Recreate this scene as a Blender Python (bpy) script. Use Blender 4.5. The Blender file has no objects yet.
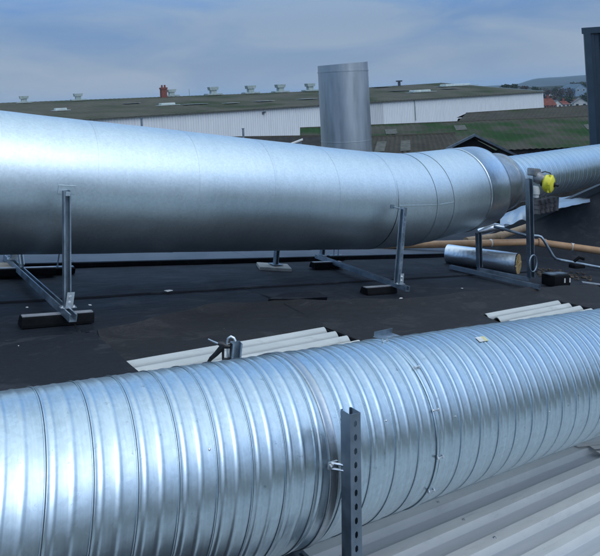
import bpy, bmesh, math, random
from mathutils import Vector as V, Matrix as MX, noise as NZ
random.seed(7)
PI = math.pi
S = bpy.context.scene
COL = S.collection
H = 10.0
CAM = V((0, 0, H))
F = 600.0

# ------------------------------------------------------------------ frames
# the camera is held a little askew: true horizon runs from lower left to upper right
UPC = V((-.048, .02417, 1)).normalized()
FWC = (V((0, 1, 0)) - UPC*UPC.y).normalized()
RGC = FWC.cross(UPC)
RC = MX((RGC, FWC, UPC))                      # camera-aligned coordinates -> world
E1 = RC @ V((825/600, 1, -157/600)).normalized()
c0 = RC @ V((-435/600, 1, -41/600))
E2 = (c0 - c0.dot(E1)*E1).normalized()
E3 = E1.cross(E2)
RM = MX((E1, E2, E3)).transposed()            # roof frame -> world
RF = RM.to_4x4()
def roof(u, v, w): return CAM + E1*u + E2*v + E3*w
def w2r(p): return RM.transposed() @ (p - CAM)
def at(x, y, Y): return CAM + RC @ V(((x-300)/F*Y, Y, (80-y)/F*Y))   # a surveyed point of the place, at its distance
def ra(x, y, Y): return w2r(at(x, y, Y))
DECK = -1.164
LOW = -2.10

# ------------------------------------------------------------------ objects
class Node: pass
BASE = {}
def tag(o, label=None, cat=None, group=None, kind=None):
    if label: o['label'] = label
    if cat: o['category'] = cat
    if group: o['group'] = group
    if kind: o['kind'] = kind
    return o
def thing(name, label, cat, base, group=None, world=False):
    o = bpy.data.objects.new(name, None); COL.objects.link(o)
    o.empty_display_size = .1
    b = V(base)
    o.matrix_world = MX.Translation(b) if world else MX.Translation(roof(*b)) @ RF
    BASE[o.name] = (b, world)
    return tag(o, label, cat, group)
def smooth(me, ang=None):
    for p in me.polygons: p.use_smooth = True
    if ang: me.set_sharp_from_angle(angle=math.radians(ang))
def part(name, bm, mat, parent, sm=None, label=None, kind=None):
    b, world = BASE[parent.name]
    me = bpy.data.meshes.new(name)
    bmesh.ops.recalc_face_normals(bm, faces=bm.faces[:])
    bm.transform(MX.Translation(-b)); bm.to_mesh(me); bm.free()
    mats = mat if isinstance(mat, (list, tuple)) else [mat]
    for m in mats: me.materials.append(m)
    if sm: smooth(me, sm)
    o = bpy.data.objects.new(name, me); COL.objects.link(o); o.parent = parent
    BASE[o.name] = (b, world)
    if label: o['label'] = label
    if kind: o['kind'] = kind
    return o
def single(name, bm, mat, label, cat, base, world=False, group=None, sm=None, kind=None):
    b = V(base)
    me = bpy.data.meshes.new(name)
    bmesh.ops.recalc_face_normals(bm, faces=bm.faces[:])
    bm.transform(MX.Translation(-b)); bm.to_mesh(me); bm.free()
    mats = mat if isinstance(mat, (list, tuple)) else [mat]
    for m in mats: me.materials.append(m)
    if sm: smooth(me, sm)
    o = bpy.data.objects.new(name, me); COL.objects.link(o)
    o.matrix_world = MX.Translation(b) if world else MX.Translation(roof(*b)) @ RF
    return tag(o, label, cat, group, kind)
def copy_thing(o, base, label, rot=None):
    c = o.copy(); COL.objects.link(c); c['label'] = label
    def rec(src, dst):
        for ch in [x for x in COL.objects if x.parent == src]:
            k = ch.copy(); COL.objects.link(k); k.parent = dst; rec(ch, k)
    rec(o, c)
    c.matrix_world = MX.Translation(roof(*base)) @ RF @ (rot or MX.Identity(4))
    return c

# ------------------------------------------------------------------ shapes
def NB(): return bmesh.new()
def box(bm, c, s, rot=None, mi=0, bev=0):
    r = bmesh.ops.create_cube(bm, size=1)
    m = MX.Translation(V(c)) @ (rot.to_4x4() if rot else MX.Identity(4)) @ MX.Diagonal((s[0], s[1], s[2], 1))
    bmesh.ops.transform(bm, matrix=m, verts=r['verts'])
    fs = list({f for v in r['verts'] for f in v.link_faces})
    for f in fs: f.material_index = mi
    if bev:
        es = list({e for v in r['verts'] for e in v.link_edges})
        q = bmesh.ops.bevel(bm, geom=es, offset=bev, segments=2, affect='EDGES', profile=.5)
        for f in q['faces']: f.material_index = mi
    return fs
def poly(bm, pts, mi=0):
    f = bm.faces.new([bm.verts.new(V(p)) for p in pts]); f.material_index = mi; return f
def frame(d):
    d = V(d).normalized()
    a = V((0, 0, 1)) if abs(d.z) < .9 else V((0, 1, 0))
    x = d.cross(a).normalized(); y = x.cross(d).normalized()
    return x, y
def prism(bm, prof, p0, p1, x=None, y=None, mi=0):
    p0 = V(p0); p1 = V(p1)
    if x is None: x, y = frame(p1-p0)
    a = [bm.verts.new(p0 + x*q[0] + y*q[1]) for q in prof]
    b = [bm.verts.new(p1 + x*q[0] + y*q[1]) for q in prof]
    n = len(prof)
    fs = [bm.faces.new((a[i], a[(i+1) % n], b[(i+1) % n], b[i])) for i in range(n)]
    fs += [bm.faces.new(a[::-1]), bm.faces.new(b)]
    for f in fs: f.material_index = mi
    return fs
def tube(bm, path, r, n=12, mi=0, cap=True):
    path = [V(p) for p in path]
    if not isinstance(r, (list, tuple)): r = [r]*len(path)
    rings = []
    up = None
    for i, p in enumerate(path):
        t = (path[min(i+1, len(path)-1)] - path[max(i-1, 0)]).normalized()
        if up is None: up, _ = frame(t)
        x = (up - up.dot(t)*t).normalized(); y = t.cross(x); up = x
        # widen at mitres so the tube keeps its width
        rings.append([bm.verts.new(p + (x*math.cos(k*2*PI/n) + y*math.sin(k*2*PI/n))*r[i]) for k in range(n)])
    for i in range(len(rings)-1):
        for k in range(n):
            f = bm.faces.new((rings[i][k], rings[i][(k+1) % n], rings[i+1][(k+1) % n], rings[i+1][k])); f.material_index = mi
    if cap:
        bm.faces.new(rings[0][::-1]).material_index = mi; bm.faces.new(rings[-1]).material_index = mi
def lathe(bm, prof, p0, axis, n=64, mi=0, close=False):
    # prof: (distance along the axis, radius)
    axis = V(axis).normalized(); p0 = V(p0); x, y = frame(axis)
    rings = []
    for a, r in prof:
        if r < 1e-6: rings.append([bm.verts.new(p0+axis*a)]*n)
        else: rings.append([bm.verts.new(p0+axis*a+(x*math.cos(k*2*PI/n)+y*math.sin(k*2*PI/n))*r) for k in range(n)])
    for i in range(len(rings)-1):
        for k in range(n):
            q = [rings[i][k], rings[i][(k+1) % n], rings[i+1][(k+1) % n], rings[i+1][k]]
            u = []
            for v in q:
                if v not in u: u.append(v)
            if len(u) > 2:
                f = bm.faces.new(u); f.material_index = mi
def strut_prof(w=.041, t=.0028, lip=.009):
    h = w/2
    return [(-h, h), (-h, -h), (h, -h), (h, h), (h-lip, h), (h-lip, h-t*1.5), (h-t, h-t*1.5), (h-t, -h+t), (-h+t, -h+t), (-h+t, h-t*1.5), (-h+lip, h-t*1.5), (-h+lip, h)]
def strut(bm, p0, p1, open_dir, w=.041, mi=0):
    d = (V(p1)-V(p0)).normalized(); y = V(open_dir); y = (y-y.dot(d)*d).normalized(); x = y.cross(d)
    prism(bm, strut_prof(w), p0, p1, x, y, mi)
def hexbolt(bm, p, axis, r=.008, h=.007, mi=0):
    axis = V(axis).normalized(); x, y = frame(axis)
    pr = [(r*math.cos(k*PI/3), r*math.sin(k*PI/3)) for k in range(6)]
    lathe(bm, [(0, r*1.6), (.002, r*1.6), (.002, 0)], p, axis, 12, mi)
    prism(bm, pr, V(p)+axis*.0021, V(p)+axis*(.0021+h), x, y, mi)

# ------------------------------------------------------------------ materials
MATS = {}
def nmat(name):
    m = bpy.data.materials.new(name); m.use_nodes = True
    nt = m.node_tree; b = nt.nodes['Principled BSDF']
    return m, nt, b
def N(nt, t, **k):
    n = nt.nodes.new(t)
    for a, v in k.items():
        if a in n.inputs.keys(): n.inputs[a].default_value = v
        else: setattr(n, a, v)
    return n
def ramp(nt, src, stops):
    r = nt.nodes.new('ShaderNodeValToRGB')
    el = r.color_ramp.elements
    while len(el) < len(stops): el.new(.5)
    for e, (p, c) in zip(el, stops):
        e.position = p; e.color = (c, c, c, 1) if isinstance(c, (int, float)) else (*c, 1)
    nt.links.new(src, r.inputs[0]); return r
def noise(nt, scale, detail=4, rough=.55, stretch=None, coord='Object', dist=0):
    tc = nt.nodes.new('ShaderNodeTexCoord')
    n = N(nt, 'ShaderNodeTexNoise'); n.inputs['Scale'].default_value = scale
    n.inputs['Detail'].default_value = detail; n.inputs['Roughness'].default_value = rough; n.inputs['Distortion'].default_value = dist
    if stretch:
        mp = nt.nodes.new('ShaderNodeMapping'); mp.inputs['Scale'].default_value = stretch
        nt.links.new(tc.outputs[coord], mp.inputs[0]); nt.links.new(mp.outputs[0], n.inputs['Vector'])
    else: nt.links.new(tc.outputs[coord], n.inputs['Vector'])
    return n
def mix(nt, fac, a, b, mode='MIX'):
    m = nt.nodes.new('ShaderNodeMix'); m.data_type = 'RGBA'; m.blend_type = mode
    for i, s in ((0, fac), (6, a), (7, b)):
        if isinstance(s, bpy.types.NodeSocket): nt.links.new(s, m.inputs[i])
        elif i == 0: m.inputs[0].default_value = s
        else: m.inputs[i].default_value = (*s, 1)
    return m.outputs[2]
def bump(nt, b, src, strength, dist=.01, prev=None):
    n = nt.nodes.new('ShaderNodeBump'); n.inputs['Strength'].default_value = strength; n.inputs['Distance'].default_value = dist
    nt.links.new(src, n.inputs['Height'])
    if prev: nt.links.new(prev, n.inputs['Normal'])
    nt.links.new(n.outputs[0], b.inputs['Normal']); return n.outputs[0]
def simple(name, c1, c2, scale=5, rough=.7, metal=0, bmp=.2, stretch=None, r2=None, bd=.01, lo=.35, hi=.65):
    m, nt, b = nmat(name)
    n = noise(nt, scale, 6, .6, stretch)
    r = ramp(nt, n.outputs[0], [(lo, 0.0), (hi, 1.0)])
    nt.links.new(mix(nt, r.outputs[0], c1, c2), b.inputs['Base Color'])
    b.inputs['Metallic'].default_value = metal; b.inputs['Roughness'].default_value = rough
    if r2 is not None:
        rr = ramp(nt, n.outputs[0], [(lo, rough), (hi, r2)]); nt.links.new(rr.outputs[0], b.inputs['Roughness'])
    if bmp:
        n2 = noise(nt, scale*6, 5, .6, stretch); bump(nt, b, n2.outputs[0], bmp, bd)
    return m

def mat_duct(name, base, base2, r1, r2, streak, waves, dirt=.0, blotch=1.0, wave=.3):
    m, nt, b = nmat(name)
    b.inputs['Metallic'].default_value = 1
    cl = noise(nt, 1.7, 4, .5)
    st = noise(nt, 3.0, 5, .65, streak)
    rs = ramp(nt, st.outputs[0], [(.3, 0.0), (.7, 1.0)])
    c = mix(nt, rs.outputs[0], base, base2)
    # zinc spangle
    tc = nt.nodes.new('ShaderNodeTexCoord'); vo = nt.nodes.new('ShaderNodeTexVoronoi'); vo.inputs['Scale'].default_value = 70
    nt.links.new(tc.outputs['Object'], vo.inputs['Vector'])
    sc_ = nt.nodes.new('ShaderNodeSeparateColor'); nt.links.new(vo.outputs['Color'], sc_.inputs[0])
    sr = ramp(nt, sc_.outputs[0], [(0.0, .90), (1.0, 1.0)])
    c = mix(nt, 1.0, c, sr.outputs[0], 'MULTIPLY')
    # dull oxide patches with their own edges, and finger marks
    pt = noise(nt, 3.1, 9, .75, None, 'Object', .6)
    rp = ramp(nt, pt.outputs[0], [(.57, 0.0), (.66, blotch*.5)])
    c = mix(nt, rp.outputs[0], c, tuple(k*.80 for k in base))
    sp = noise(nt, 26, 5, .65); rsp = ramp(nt, sp.outputs[0], [(.66, 0.0), (.72, 1.0)])
    c = mix(nt, rsp.outputs[0], c, tuple(k*(1-dirt) for k in base))
    nt.links.new(c, b.inputs['Base Color'])
    rr = ramp(nt, cl.outputs[0], [(.3, r1), (.7, r2)])
    add = nt.nodes.new('ShaderNodeMath'); add.operation = 'MULTIPLY_ADD'
    nt.links.new(rp.outputs[0], add.inputs[0]); add.inputs[1].default_value = .16; nt.links.new(rr.outputs[0], add.inputs[2])
    nt.links.new(add.outputs[0], b.inputs['Roughness'])
    nb = bump(nt, b, st.outputs[0], .06, .002)
    w = noise(nt, waves, 3, .5); nb = bump(nt, b, w.outputs[0], wave, .010, nb)
    return m
M = MATS
M['alu'] = mat_duct('smooth_aluminium', (.60, .69, .725), (.65, .74, .775), .40, .48, (5, .8, .8), 1.6, .15, .5, .16)
M['galv'] = mat_duct('galvanised_spiral', (.51, .61, .66), (.61, .715, .765), .29, .37, (30, 1.2, 1.2), 5, .30, 1.0, .25)
M['galv_dull'] = mat_duct('dull_galvanised', (.30, .33, .35), (.44, .48, .50), .32, .44, (3, 3, 3), 6, .3)
M['strut'] = simple('galvanised_strut', (.21, .26, .31), (.33, .40, .46), 9, .40, .9, .08, None, .6)
M['strutdark'] = simple('weathered_strut', (.15, .19, .23), (.23, .28, .33), 9, .42, .8, .08, None, .65)
M['bright'] = simple('zinc_plate', (.62, .65, .67), (.78, .80, .81), 20, .35, .9, .05)
M['bolt'] = simple('bolt_steel', (.6, .6, .6), (.8, .8, .8), 40, .3, 1, 0)
M['rubber'] = simple('black_rubber', (.0025, .003, .004), (.006, .007, .0085), 14, .85, 0, .3)
M['rubber'].node_tree.nodes['Principled BSDF'].inputs['Specular IOR Level'].default_value = .12
M['hole'] = simple('rusty_cut_edge', (.03, .025, .02), (.06, .05, .04), 30, .8, 0, 0)
M['alu_strip'] = simple('aluminium_insert', (.35, .36, .38), (.5, .5, .52), 12, .5, .6, 0)
M['concrete'] = simple('concrete_block', (.30, .29, .27), (.42, .41, .38), 9, .9, 0, .5)
M['wood'] = simple('weathered_board', (.24, .20, .15), (.36, .31, .25), 6, .85, 0, .3, (1, 8, 8))
M['brownpipe'] = simple('orange_brown_pvc', (.38, .215, .11), (.50, .30, .165), 5, .45, 0, .04)
M['brownpipe2'] = simple('dusty_brown_pvc', (.28, .19, .11), (.40, .28, .18), 5, .65, 0, .05)
M['wool'] = simple('mineral_wool', (.30, .19, .07), (.52, .38, .18), 30, .95, 0, 1.0, None, None, .02)
M['yellow'] = simple('yellow_plastic', (.62, .55, .02), (.72, .66, .06), 12, .4, 0, .03)
M['blackplastic'] = simple('black_plastic', (.008, .008, .009), (.016, .016, .018), 20, .35, 0, .05)
M['whiteplastic'] = simple('pale_plastic', (.5, .5, .48), (.62, .62, .6), 20, .5, 0, .05)
M['whitepaper'] = simple('scrap_paper', (.6, .6, .58), (.75, .75, .74), 20, .8, 0, .2)
M['ash'] = simple('grey_valve_casting', (.16, .17, .18), (.28, .29, .30), 20, .5, .6, .2)
M['oldlight'] = simple('weathered_rooflight', (.04, .042, .03), (.10, .10, .082), 3, .9, 0, .2)

def m_foil():
    m, nt, b = nmat('crinkled_foil')
    b.inputs['Metallic'].default_value = 1; b.inputs['Roughness'].default_value = .36
    n = noise(nt, 2, 4); r = ramp(nt, n.outputs[0], [(.3, (.80, .86, .90)), (.7, (.90, .94, .97))])
    nt.links.new(r.outputs[0], b.inputs['Base Color'])
    tc = nt.nodes.new('ShaderNodeTexCoord'); v = nt.nodes.new('ShaderNodeTexVoronoi'); v.inputs['Scale'].default_value = 22
    nt.links.new(tc.outputs['Object'], v.inputs['Vector']); bump(nt, b, v.outputs[0], .22, .006)
    return m
M['foil'] = m_foil()

def m_membrane(name, c1, c2, dust, seed=0):
    m, nt, b = nmat(name)
    a = noise(nt, .9, 7, .62, None, 'Object'); ra_ = ramp(nt, a.outputs[0], [(.38, 0.0), (.62, 1.0)])
    g = noise(nt, 160, 3, .6); rg = ramp(nt, g.outputs[0], [(.3, 0.0), (.75, 1.0)])
    c = mix(nt, ra_.outputs[0], c1, c2)
    c = mix(nt, rg.outputs[0], c, tuple(k*1.35 for k in c2))
    d = noise(nt, 2.2, 9, .78, (1, 1.7, 1), 'Object', .5); rd = ramp(nt, d.outputs[0], [(.53, 0.0), (.60, .5), (.64, .25), (.72, .8)])
    c = mix(nt, rd.outputs[0], c, dust)
    s = noise(nt, 5, 6, .7, (2, 22, 2)); rs = ramp(nt, s.outputs[0], [(.66, 0.0), (.74, .6)])
    c = mix(nt, rs.outputs[0], c, tuple(k*1.8 for k in dust))
    gr = noise(nt, 75, 2, .5); rgr = ramp(nt, gr.outputs[0], [(.76, 0.0), (.79, .7)])
    c = mix(nt, rgr.outputs[0], c, tuple(k*5 for k in dust))
    nt.links.new(c, b.inputs['Base Color'])
    rr = ramp(nt, a.outputs[0], [(.3, .55), (.7, .8)]); nt.links.new(rr.outputs[0], b.inputs['Roughness'])
    b.inputs['Specular IOR Level'].default_value = .25
    nb = bump(nt, b, g.outputs[0], .25, .003)
    w = noise(nt, 3.2, 5, .55, (.6, 1.6, 1)); bump(nt, b, w.outputs[0], .8, .035, nb)
    return m
M['deck'] = m_membrane('bituminous_membrane', (.004, .006, .010), (.0085, .011, .016), (.034, .037, .042))
M['deck2'] = m_membrane('newer_membrane', (.0035, .005, .0085), (.007, .009, .0135), (.040, .044, .050))
M['deck3'] = m_membrane('brownish_membrane', (.0075, .0080, .0095), (.014, .0138, .0155), (.042, .040, .040))

def m_sheet(name, c1, c2, dirt, valley=None, pitch=.15, off=0.0, lich=True):
    m, nt, b = nmat(name)
    n = noise(nt, 1.6, 7, .65, (.6, 2.5, 1)); r = ramp(nt, n.outputs[0], [(.35, 0.0), (.65, 1.0)])
    c = mix(nt, r.outputs[0], c1, c2)
    s = noise(nt, 7, 8, .75, (.5, 3, 1)); rs = ramp(nt, s.outputs[0], [(.55, 0.0), (.75, .75)])
    c = mix(nt, rs.outputs[0], c, dirt)
    sp = noise(nt, 60, 5, .7); rp = ramp(nt, sp.outputs[0], [(.66, 0.0), (.74, .6)])
    c = mix(nt, rp.outputs[0], c, tuple(k*.5 for k in dirt))
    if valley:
        at_ = nt.nodes.new('ShaderNodeAttribute'); at_.attribute_name = 'silt_shade'
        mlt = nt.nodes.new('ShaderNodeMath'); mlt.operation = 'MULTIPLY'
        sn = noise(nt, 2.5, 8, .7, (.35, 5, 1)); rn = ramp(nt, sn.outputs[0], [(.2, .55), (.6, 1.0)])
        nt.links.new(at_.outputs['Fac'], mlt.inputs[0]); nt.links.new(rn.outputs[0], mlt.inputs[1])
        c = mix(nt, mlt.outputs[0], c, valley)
    nt.links.new(c, b.inputs['Base Color']); b.inputs['Roughness'].default_value = .8
    g = noise(nt, 90, 4, .6); bump(nt, b, g.outputs[0], .25, .004)
    return m
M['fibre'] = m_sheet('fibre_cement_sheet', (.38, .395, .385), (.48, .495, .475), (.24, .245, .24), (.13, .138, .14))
M['lowsheet'] = m_sheet('weathered_profiled_sheet', (.52, .535, .525), (.64, .65, .625), (.38, .39, .40), (.40, .43, .46))

def m_moss(name, c1, c2, moss, th=.5, scale=.12, stretch=(1, 1, 1)):
    m, nt, b = nmat(name)
    n = noise(nt, scale*4, 8, .7, stretch); r = ramp(nt, n.outputs[0], [(.3, 0.0), (.7, 1.0)])
    c = mix(nt, r.outputs[0], c1, c2)
    s = noise(nt, scale, 9, .68, stretch); rs = ramp(nt, s.outputs[0], [(th-.06, 0.0), (th+.08, 1.0)])
    mm = mix(nt, r.outputs[0], tuple(k*.55 for k in moss), moss)
    c = mix(nt, rs.outputs[0], c, mm)
    nt.links.new(c, b.inputs['Base Color']); b.inputs['Roughness'].default_value = .95
    b.inputs['Specular IOR Level'].default_value = .1
    g = noise(nt, scale*30, 6, .7); bump(nt, b, g.outputs[0], .6, .25)
    return m
M['mossroof'] = m_moss('mossy_roofing', (.050, .047, .037), (.10, .092, .072), (.026, .066, .018), .49, .20)
M['mossroof2'] = m_moss('lichen_roofing', (.042, .040, .032), (.078, .072, .057), (.035, .055, .018), .60, .14)
M['whroof'] = m_moss('warehouse_roofing', (.055, .054, .040), (.105, .098, .072), (.038, .055, .020), .54, .07)
M['darkroof'] = m_moss('dark_roofing', (.028, .028, .028), (.055, .052, .048), (.03, .045, .02), .62, .3)
def m_wall(name, c1, c2, pitch, amp=.5):
    m, nt, b = nmat(name)
    n = noise(nt, .5, 6, .7, (3, 3, .25)); r = ramp(nt, n.outputs[0], [(.3, 0.0), (.7, 1.0)])
    nt.links.new(mix(nt, r.outputs[0], c1, c2), b.inputs['Base Color']); b.inputs['Roughness'].default_value = .55
    return m
M['whwall'] = m_wall('pale_cladding', (.66, .68, .71), (.76, .78, .80), .3)
M['whwall2'] = m_wall('greyer_cladding', (.50, .52, .54), (.58, .60, .62), .3)
M['navy'] = simple('navy_cladding', (.014, .032, .054), (.022, .044, .07), 1.2, .45, .1, .02)
M['navytrim'] = simple('navy_trim', (.022, .045, .07), (.032, .06, .09), 2, .4, .1, 0)
M['redbrick'] = simple('red_brickwork', (.16, .045, .03), (.24, .075, .05), 3, .9, 0, .4)
M['redtile'] = simple('red_roof_tiles', (.24, .07, .045), (.33, .11, .07), .8, .9, 0, .4)
M['greytile'] = simple('grey_roof_tiles', (.22, .22, .24), (.32, .32, .34), .8, .85, 0, .4)
M['render'] = simple('pale_render', (.5, .49, .46), (.66, .65, .62), .8, .9, 0, .2)
M['bluepaint'] = simple('blue_grey_cladding', (.14, .22, .30), (.2, .3, .38), .6, .7, 0, .1)
M['glass'] = simple('window_glass', (.02, .025, .03), (.04, .045, .05), 2, .12, 0, 0)
M['skylight'] = simple('grp_rooflight', (.30, .36, .35), (.48, .54, .52), 1.2, .6, 0, .1)
M['ventgreen'] = simple('pale_vent_metal', (.26, .33, .31), (.40, .46, .44), 1.5, .6, .1, .1)
M['bark'] = simple('bark', (.05, .04, .03), (.09, .075, .06), 4, .95, 0, .4)
M['leafbrown'] = simple('winter_crown', (.045, .035, .028), (.085, .06, .045), .8, .95, 0, 0)
M['leafgreen'] = simple('evergreen_crown', (.018, .034, .014), (.045, .068, .026), .8, .95, 0, 0)
M['hill'] = m_moss('wooded_hill', (.022, .028, .026), (.036, .038, .03), (.022, .034, .016), .5, .012)
M['ground'] = m_moss('rough_ground', (.06, .06, .05), (.10, .095, .075), (.045, .065, .025), .5, .02)
M['stack'] = simple('weathered_stack', (.42, .46, .49), (.56, .60, .63), 2.2, .36, .85, .05, (2.5, 2.5, .35), .5)
M['coping'] = simple('slate_blue_coping', (.040, .050, .062), (.06, .075, .09), 2, .5, .2, .1)
M['kerbcap'] = simple('blue_grey_capping', (.05, .068, .092), (.08, .10, .13), 2, .6, .0, .1)
M['greybrick'] = simple('grey_blockwork', (.09, .085, .085), (.19, .175, .17), 5, .9, 0, .5)
M['orangerag'] = simple('debris_brown', (.05, .038, .028), (.11, .085, .06), 12, .95, 0, .6)

# ------------------------------------------------------------------ world, sun, camera
SUN = V((.50, -.52, .80)).normalized()
W = bpy.data.worlds.new("World"); S.world = W; W.use_nodes = True
nt = W.node_tree; nt.nodes.clear()
out = nt.nodes.new('ShaderNodeOutputWorld'); bg = nt.nodes.new('ShaderNodeBackground')
sky = nt.nodes.new('ShaderNodeTexSky'); sky.sky_type = 'NISHITA'; sky.sun_disc = False
sky.sun_elevation = math.asin(SUN.z); sky.sun_rotation = math.atan2(SUN.x, SUN.y)
sky.air_density = 1.0; sky.dust_density = 1.5; sky.ozone_density = 2.0; sky.altitude = 0
tc = nt.nodes.new('ShaderNodeTexCoord')
mp = nt.nodes.new('ShaderNodeMapping'); mp.inputs['Scale'].default_value = (1.0, 1.0, 4.2)
nt.links.new(tc.outputs['Generated'], mp.inputs[0])
cn = nt.nodes.new('ShaderNodeTexNoise'); cn.inputs['Scale'].default_value = 3.0; cn.inputs['Detail'].default_value = 6; cn.inputs['Roughness'].default_value = .52; cn.inputs['Distortion'].default_value = .5
nt.links.new(mp.outputs[0], cn.inputs['Vector'])
cr = ramp(nt, cn.outputs[0], [(.40, 0.0), (.60, 1.0)])
sx = nt.nodes.new('ShaderNodeSeparateXYZ'); nt.links.new(tc.outputs['Generated'], sx.inputs[0])
# thin cloud (bluer) and thick cloud (greyer), both by height in the sky
el = ramp(nt, sx.outputs['Z'], [(0.0, (2.7, 3.6, 5.0)), (.05, (2.15, 3.05, 4.5)), (.12, (1.5, 2.65, 4.8)), (.25, (1.2, 3.5, 8.4)), (.45, (1.9, 5.0, 11.0)), (.85, (5.8, 8.4, 11.4))])
el2 = ramp(nt, sx.outputs['Z'], [(0.0, (3.5, 4.2, 5.1)), (.05, (3.0, 3.75, 4.85)), (.12, (2.5, 3.45, 4.9)), (.42, (4.0, 6.0, 8.6)), (.85, (8.2, 9.4, 10.6))])
dp = nt.nodes.new('ShaderNodeVectorMath'); dp.operation = 'DOT_PRODUCT'
nt.links.new(tc.outputs['Generated'], dp.inputs[0]); dp.inputs[1].default_value = SUN
sg = ramp(nt, dp.outputs['Value'], [(.15, (0, 0, 0)), (.60, (2.2, 2.3, 2.35)), (.97, (5.6, 5.8, 6.0))])
cm = mix(nt, cr.outputs[0], el.outputs[0], el2.outputs[0])
cc = mix(nt, 1.0, cm, sg.outputs[0], 'ADD')
# low southern sky, out of view, darkened to dim reflections in the ducts
bk_ = ramp(nt, sx.outputs['Z'], [(.03, (.36, .39, .43)), (.50, (1, 1, 1))])
bf = nt.nodes.new('ShaderNodeMapRange'); bf.inputs['From Min'].default_value = .25; bf.inputs['From Max'].default_value = -.45
nt.links.new(sx.outputs['Y'], bf.inputs['Value'])
bkm = mix(nt, bf.outputs[0], (1, 1, 1), bk_.outputs[0])
cc = mix(nt, 1.0, cc, bkm, 'MULTIPLY')
fin = mix(nt, .93, sky.outputs[0], cc)
nt.links.new(fin, bg.inputs[0]); bg.inputs[1].default_value = .085
nt.links.new(bg.outputs[0], out.inputs[0])

sl = bpy.data.lights.new('sun', 'SUN'); sl.energy = .58; sl.angle = math.radians(42); sl.color = (1, .975, .94)
so = bpy.data.objects.new('sun', sl); COL.objects.link(so)
so.rotation_euler = (-SUN).to_track_quat('-Z', 'Y').to_euler(); so.location = (20, -20, 40)

cd = bpy.data.cameras.new('camera'); cam = bpy.data.objects.new('camera', cd); COL.objects.link(cam)
cam.matrix_world = MX.Translation(CAM) @ RC.to_4x4() @ MX.Rotation(PI/2, 4, 'X')
cd.sensor_width = 36; cd.lens = 36; cd.shift_y = -198/600; cd.clip_end = 20000; cd.clip_start = .05
S.camera = cam
S.view_settings.view_transform = 'Standard'; S.view_settings.look = 'None'; S.view_settings.exposure = .35; S.view_settings.gamma = 1
S.view_settings.use_curve_mapping = False
S.cycles.max_bounces = 8; S.cycles.glossy_bounces = 5; S.cycles.volume_bounces = 0
S.cycles.use_denoising = True

# ================================================================== ROOF DECK (where we stand)
LN = [(-5, 3.4), (1.2, 3.70), (1.37, 3.77), (2.3, 4.12), (3.05, 4.17), (3.32, 4.02), (4.41, 3.89), (5.67, 3.92), (7.4, 3.78), (20, 3.78)]
def pw(T, x):
    for (a, b) in zip(T, T[1:]):
        if a[0] <= x <= b[0]: return a[1]+(b[1]-a[1])*(x-a[0])/(b[0]-a[0])
    return T[-1][1]
def fold(u, v):
    # gentle wrinkles of the loose-laid membrane; a step down towards the sheets along the line LN
    z = .006*NZ.noise(V((u*1.1, v*2.2, 3))) + .003*NZ.noise(V((u*3.7, v*6, 9)))
    ln = pw(LN, u)+.02*NZ.noise(V((u*2.7, 0, 3)))
    g = math.exp(-((v-ln)/.045)**2)
    z += (.024+.024*NZ.noise(V((u*2.3, 0, 1))))*g*(1 if u > 1.2 else 0)
    if v < ln: z -= .034*min(1, (ln-v)/.30)
    return z
def grid_sheet(u0, u1, v0, v1, w, nu, nv, fn=None, thick=.006, edge=None):
    bm = NB()
    g = []
    for i in range(nu+1):
        row = []
        for j in range(nv+1):
            u = u0+(u1-u0)*i/nu
            lo = edge(u) if edge else v0
            v = lo+(v1-lo)*(j/nv)
            row.append(bm.verts.new((u, v, w+(fn(u, v) if fn else 0))))
        g.append(row)
    for i in range(nu):
        for j in range(nv): bm.faces.new((g[i][j], g[i+1][j], g[i+1][j+1], g[i][j+1]))
    # turned-down lip all round
    bnd = [g[i][0] for i in range(nu+1)] + [g[nu][j] for j in range(1, nv+1)] + [g[i][nv] for i in range(nu-1, -1, -1)] + [g[0][j] for j in range(nv-1, 0, -1)]
    low = [bm.verts.new(v.co - V((0, 0, thick))) for v in bnd]
    for k in range(len(bnd)):
        bm.faces.new((bnd[k], bnd[(k+1) % len(bnd)], low[(k+1) % len(bnd)], low[k]))
    return bm
def deck_edge(u):
    # near edge of the membrane: cut back over the two exposed patches of sheet
    e = 2.86
    def st(a, b, x): t = min(1, max(0, (x-a)/(b-a))); return t*t*(3-2*t)
    e1 = 3.33 + .135*(u-1.36)
    p1 = st(1.30, 1.34, u)*(1-st(2.98, 3.05, u))
    e2 = 3.385 + .10*(u-4.6)
    p2 = st(4.50, 4.66, u)*(1-st(6.10, 6.2, u))
    return e + (e1-e)*p1 + (e2-e)*p2 + .012*NZ.noise(V((u*2.5, 0, 5)))
bm = grid_sheet(-4, 16, 2.86, 9.6, DECK, 420, 90, fold, .012, deck_edge)
single('roof_deck', bm, M['deck'], None, None, (2, 6, DECK), kind='structure', sm=50)
# structural slab under the membrane and its near fascia
bm = NB()
box(bm, (6, 6.265, DECK-.29), (20, 6.80, .44))
single('roof_slab', bm, M['coping'], None, None, (6, 6, DECK-.3), kind='structure')

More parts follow.
